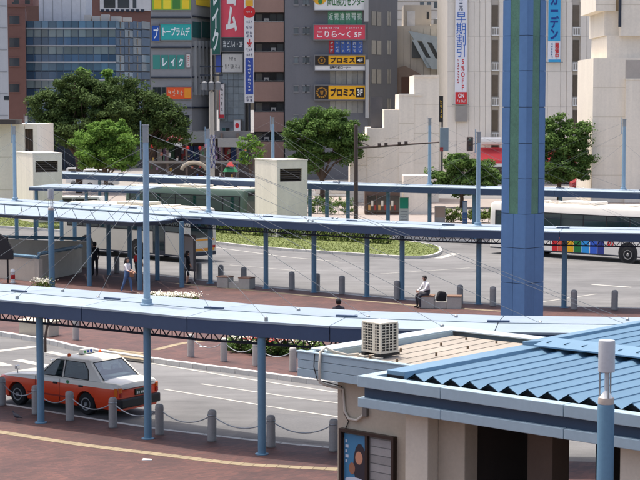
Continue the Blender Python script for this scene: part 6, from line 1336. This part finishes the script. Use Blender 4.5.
obj('awning', MB().hexa([(-.9, -.6, 1.9), (.6, -.6, 1.9), (.6, .6, 1.9), (-.9, .6, 1.9)], [(-.6, -.3, 2.4), (.3, -.3, 2.4), (.3, .3, 2.4), (-.6, .3, 2.4)]), plain('stall_green', (46, 128, 84), .7), t); obj('upper_awning', MB().hexa([(-.6, -.5, 2.45), (.2, -.5, 2.45), (.2, .4, 2.45), (-.6, .4, 2.45)], [(-.3, -.2, 2.9), (0, -.2, 2.9), (0, .2, 2.9), (-.3, .2, 2.9)]), plain('stall_red', (180, 50, 48), .7), t); obj('counter', MB().box(-.8, -.4, 0, .5, .4, .9), BRN, t)
for x in (-.75, .45): obj('leg', MB().tube((x, -.4, .9), (x, -.4, 1.95), .03, 6), STEEL, t)
# ------------------------------------------------------------------ trees, hedges, flowers
BARK = mat('bark', (84, 70, 58), .9, var=.2, bump=.4)
def leaves(blobs, n, size, clump=.9, nclump=60, zflat=.7, lobes=False):
    """leaf quads gathered in clumps spread through ellipsoids; blobs = [(x,y,z, rx,ry,rz)]"""
    extra = []
    for b in blobs:                           # satellite lobes make the outline uneven
        for k in range(4):
            e = rng.normal(size=3); e[2] *= .8; e /= np.linalg.norm(e); q = rng.uniform(.22, .42)
            extra.append((b[0] + e[0] * b[3] * .95, b[1] + e[1] * b[4] * .9, b[2] + e[2] * b[5] * .95, b[3] * q * 1.1, b[4] * q, b[5] * q * .9))
    if lobes: blobs = [(b[0], b[1], b[2], b[3] * .86, b[4] * .86, b[5] * .86) for b in blobs] + extra
    vol = np.array([b[3] * b[4] * b[5] for b in blobs]); vol = vol / vol.sum(); out = []
    for b, f in zip(blobs, vol):
        m = max(3, int(nclump * f)); d_ = rng.normal(size=(m, 3)); d_ /= np.linalg.norm(d_, axis=1)[:, None]; rad = rng.uniform(.35, 1.0, m) ** .5
        cc = np.array(b[:3]) + d_ * rad[:, None] * np.array(b[3:]) * .92; cs = rng.uniform(.55, 1.25, m) * clump
        k = max(1, int(n * f / m))
        e = rng.normal(size=(m, k, 3)); e /= np.linalg.norm(e, axis=2)[:, :, None]; rr = rng.uniform(.1, 1.12, (m, k, 1)) ** .6
        p = cc[:, None] + e * rr * cs[:, None, None] * np.array([1, 1, zflat]); nrm = e * .6 + rng.normal(size=(m, k, 3)) * .55 + np.array([0, 0, .55])
        out.append(np.concatenate([p, nrm], 2).reshape(-1, 6))
    A = np.concatenate(out); p, nr = A[:, :3], A[:, 3:]; nr /= np.linalg.norm(nr, axis=1)[:, None]
    a = np.cross(nr, rng.normal(size=nr.shape)); a /= np.linalg.norm(a, axis=1)[:, None]; b = np.cross(nr, a)
    s = size * rng.uniform(.6, 1.3, (len(p), 1)); a *= s; b *= s * .55
    v = np.stack([p - a, p - b * .9 + a * .1, p + a, p + b * .9 + a * .1], 1)
    return tri_mesh('crown', v)
LEAF = {'dark': leaf_mat('leaf_dark', L(58, 76, 44), L(94, 114, 62), .22), 'mid': leaf_mat('leaf_mid', L(66, 94, 48), L(108, 134, 68), .25), 'bright': leaf_mat('leaf_bright', L(82, 120, 50), L(126, 156, 74), .3), 'hedge': leaf_mat('leaf_hedge', L(60, 84, 40), L(112, 126, 60), .2)}
def tree(label, px, d, blobs, kind, n, trunk_r=.22, size=.2, name='street_tree', group='street trees of the terminal', nclump=70, clump=.9):
    """blobs in photo measures at depth d: (px, py, half width px, half height px)"""
    p = At(px, 105, d); t = thing(name, label, 'tree', (p.x, p.y, .05), 0, group); k = d / FPX; bl = []
    for bx, by, hx, hy in blobs:
        q = At(bx, by, d); bl.append((q.x - p.x, rng.uniform(-.6, .6), q.z - .05, hx * k, hx * k * .85, hy * k))
    obj('crown', leaves(bl, n, size, clump * .72, int(nclump * 1.5), .62, True), LEAF[kind], t)
    zc = min(b[2] for b in bl); mb = MB(); mb.path([(0, 0, 0), (.05, .02, zc * .4), (-.04, 0, zc * .75), (0, 0, zc)], trunk_r, 9)
    for b in bl:
        mb.tube((0, 0, zc * .55), (b[0] * .9, b[1], b[2] + b[5] * .3), trunk_r * .55, 7, trunk_r * .12)
        for q in range(3):
            e = rng.normal(size=3); e /= np.linalg.norm(e); mb.tube((b[0] * .5, b[1] * .5, zc * .55 + (b[2] - zc * .55) * .55), (b[0] + e[0] * b[3] * .8, b[1] + e[1] * b[4] * .8, b[2] + e[2] * b[5] * .8), trunk_r * .28, 5, trunk_r * .06)
    obj('trunk', mb, BARK, t, smooth=True, kind=None)
    return t
tree('large dark green tree before the glass office', 78, 166, [(62, 108, 28, 24), (88, 98, 30, 24), (108, 112, 26, 26), (46, 124, 18, 16), (80, 130, 40, 18), (50, 104, 16, 18), (72, 88, 24, 14)], 'dark', 51000, .35, .15, nclump=130, clump=1.1)
tree('broad dark green tree at the right of the large one, under the grey sign building', 145, 168, [(138, 104, 26, 20), (160, 112, 24, 22), (175, 124, 16, 17), (140, 130, 34, 18), (120, 96, 22, 16), (165, 138, 20, 12), (130, 88, 18, 10)], 'dark', 45000, .32, .15, nclump=110, clump=1.1)
tree('bright green young tree in front of the dark trees', 105, 146, [(108, 130, 20, 11), (94, 142, 20, 12), (122, 144, 18, 13), (105, 158, 26, 13), (88, 160, 14, 9), (126, 160, 14, 10)], 'bright', 32500, .18, .13, nclump=110, clump=.75)
tree('green tree in front of the dark sign tower', 322, 148, [(322, 122, 26, 15), (300, 138, 20, 15), (345, 132, 19, 18), (325, 148, 32, 17), (305, 160, 16, 12), (350, 150, 14, 14), (290, 125, 10, 8)], 'mid', 40000, .22, .13, nclump=120, clump=.85)
tree('leafy tree between the stepped block and the blue pylon', 462, 142, [(458, 164, 18, 12), (440, 178, 12, 10), (480, 170, 17, 14), (465, 184, 24, 12), (492, 180, 12, 12)], 'mid', 27500, .16, .13, nclump=90, clump=.7)
tree('green tree just right of the blue pylon', 560, 150, [(556, 128, 14, 14), (548, 150, 14, 20), (572, 140, 16, 18), (580, 160, 13, 20), (560, 170, 26, 14), (585, 130, 8, 12)], 'mid', 32500, .2, .13, nclump=100, clump=.8)
tree('thin sparse street tree in front of the sign tower', 250, 160, [(248, 142, 10, 8), (258, 150, 8, 10), (246, 158, 8, 7)], 'bright', 900, .07, .17, nclump=26, clump=.6)
tree('small pale conifer rising above the dark tree on the left', 84, 178, [(84, 74, 5, 8), (84, 84, 7, 6)], 'bright', 1200, .1, .2, nclump=16, clump=.7)
tree('second small pale conifer tip above the dark tree', 107, 178, [(107, 76, 4, 7), (107, 86, 5, 6)], 'bright', 900, .1, .2, nclump=14, clump=.6)
# hedges and beds
def hedge(label, pts, w, h, n, kind, name='hedge', z=.15, size=.07, cat='hedge'):
    P = [Vector(W2(*q, z)) for q in pts]; c = sum(P, Vector((0, 0))) / len(P); Q = resample(P, .35); bl = [(q.x - c.x, q.y - c.y, h * .5, .35, w / 2, h * .5) for q in Q]
    t = thing(name, label, cat, (c.x, c.y, z)); obj('foliage', leaves(bl, n, size, .24, len(bl) * 7, .9), LEAF[kind], t, kind=None); mb = MB()
    for i, q in enumerate(Q[::2]): mb.tube((q.x - c.x, q.y - c.y, -.02), (q.x - c.x, q.y - c.y, h * .7), .02, 5)
    obj('stems', mb, BARK, t, kind='stuff'); return t, Q, c
hedge('clipped dark hedge along the middle of the grass island', [(214, 232), (260, 236), (310, 239.5), (360, 242.5), (388, 244)], 1.0, .8, 9000, 'hedge')
hedge('low hedge under the farthest canopy by the small bus', [(444, 222), (470, 222.5), (497, 222.5)], 1.2, 1.1, 6000, 'hedge')
hedge('bushes at the foot of the middle tree behind the far canopy', [(300, 212), (330, 214), (352, 214)], 2.0, 1.4, 5000, 'mid')
FLC = {'red': plain('petal_red', (206, 40, 44), .6), 'white': plain('petal_white', (232, 230, 214), .6)}
def flowers(t, Q, c, col, fr, n, h, spread=.35, s=.05):
    i0, i1 = int(fr[0] * (len(Q) - 1)), int(fr[1] * (len(Q) - 1)) + 1; seg = Q[i0:i1 + 1]; v = []
    for k in range(n):
        q = random.choice(seg); x, y, z = q.x - c.x + random.gauss(0, spread * .5), q.y - c.y + random.gauss(0, spread * .6), h + random.uniform(-.08, .10)
        a = random.uniform(0, 6); 
        for j in range(3):
            b = a + j * 2.09; v.append([(x, y, z), (x + s * math.cos(b), y + s * math.sin(b), z + .02), (x + s * 1.3 * math.cos(b + .5), y + s * 1.3 * math.sin(b + .5), z + .035), (x + s * math.cos(b + 1), y + s * math.sin(b + 1), z + .02)])
    obj('blossoms', tri_mesh('blossoms', np.array(v)), FLC[col], t, kind='stuff')
t, Q, c = hedge('flower bed of green leaves with red and white blossoms beyond the taxi road', [(229, 351), (255, 353.5), (285, 355), (316, 355.5)], 1.2, .5, 9000, 'mid', 'flower_bed', PV, .06, 'flower bed')
flowers(t, Q, c, 'white', (.12, .32), 150, .5); flowers(t, Q, c, 'red', (.38, .60), 260, .56); flowers(t, Q, c, 'white', (.66, .9), 200, .52)
t, Q, c = hedge('bed of white flowers just beyond the near canopy roof', [(156, 302.5), (175, 303.5), (192, 304)], 1.4, .35, 1600, 'hedge', 'flower_bed', PV, .06, 'flower bed'); flowers(t, Q, c, 'white', (0, 1), 420, .36, .5, .05)
t, Q, c = hedge('small clump of white flowers left of the lamp post', [(38, 287), (48, 288)], .8, .3, 500, 'hedge', 'flower_bed', PV, .05, 'flower bed'); flowers(t, Q, c, 'white', (0, 1), 90, .32, .4, .04)
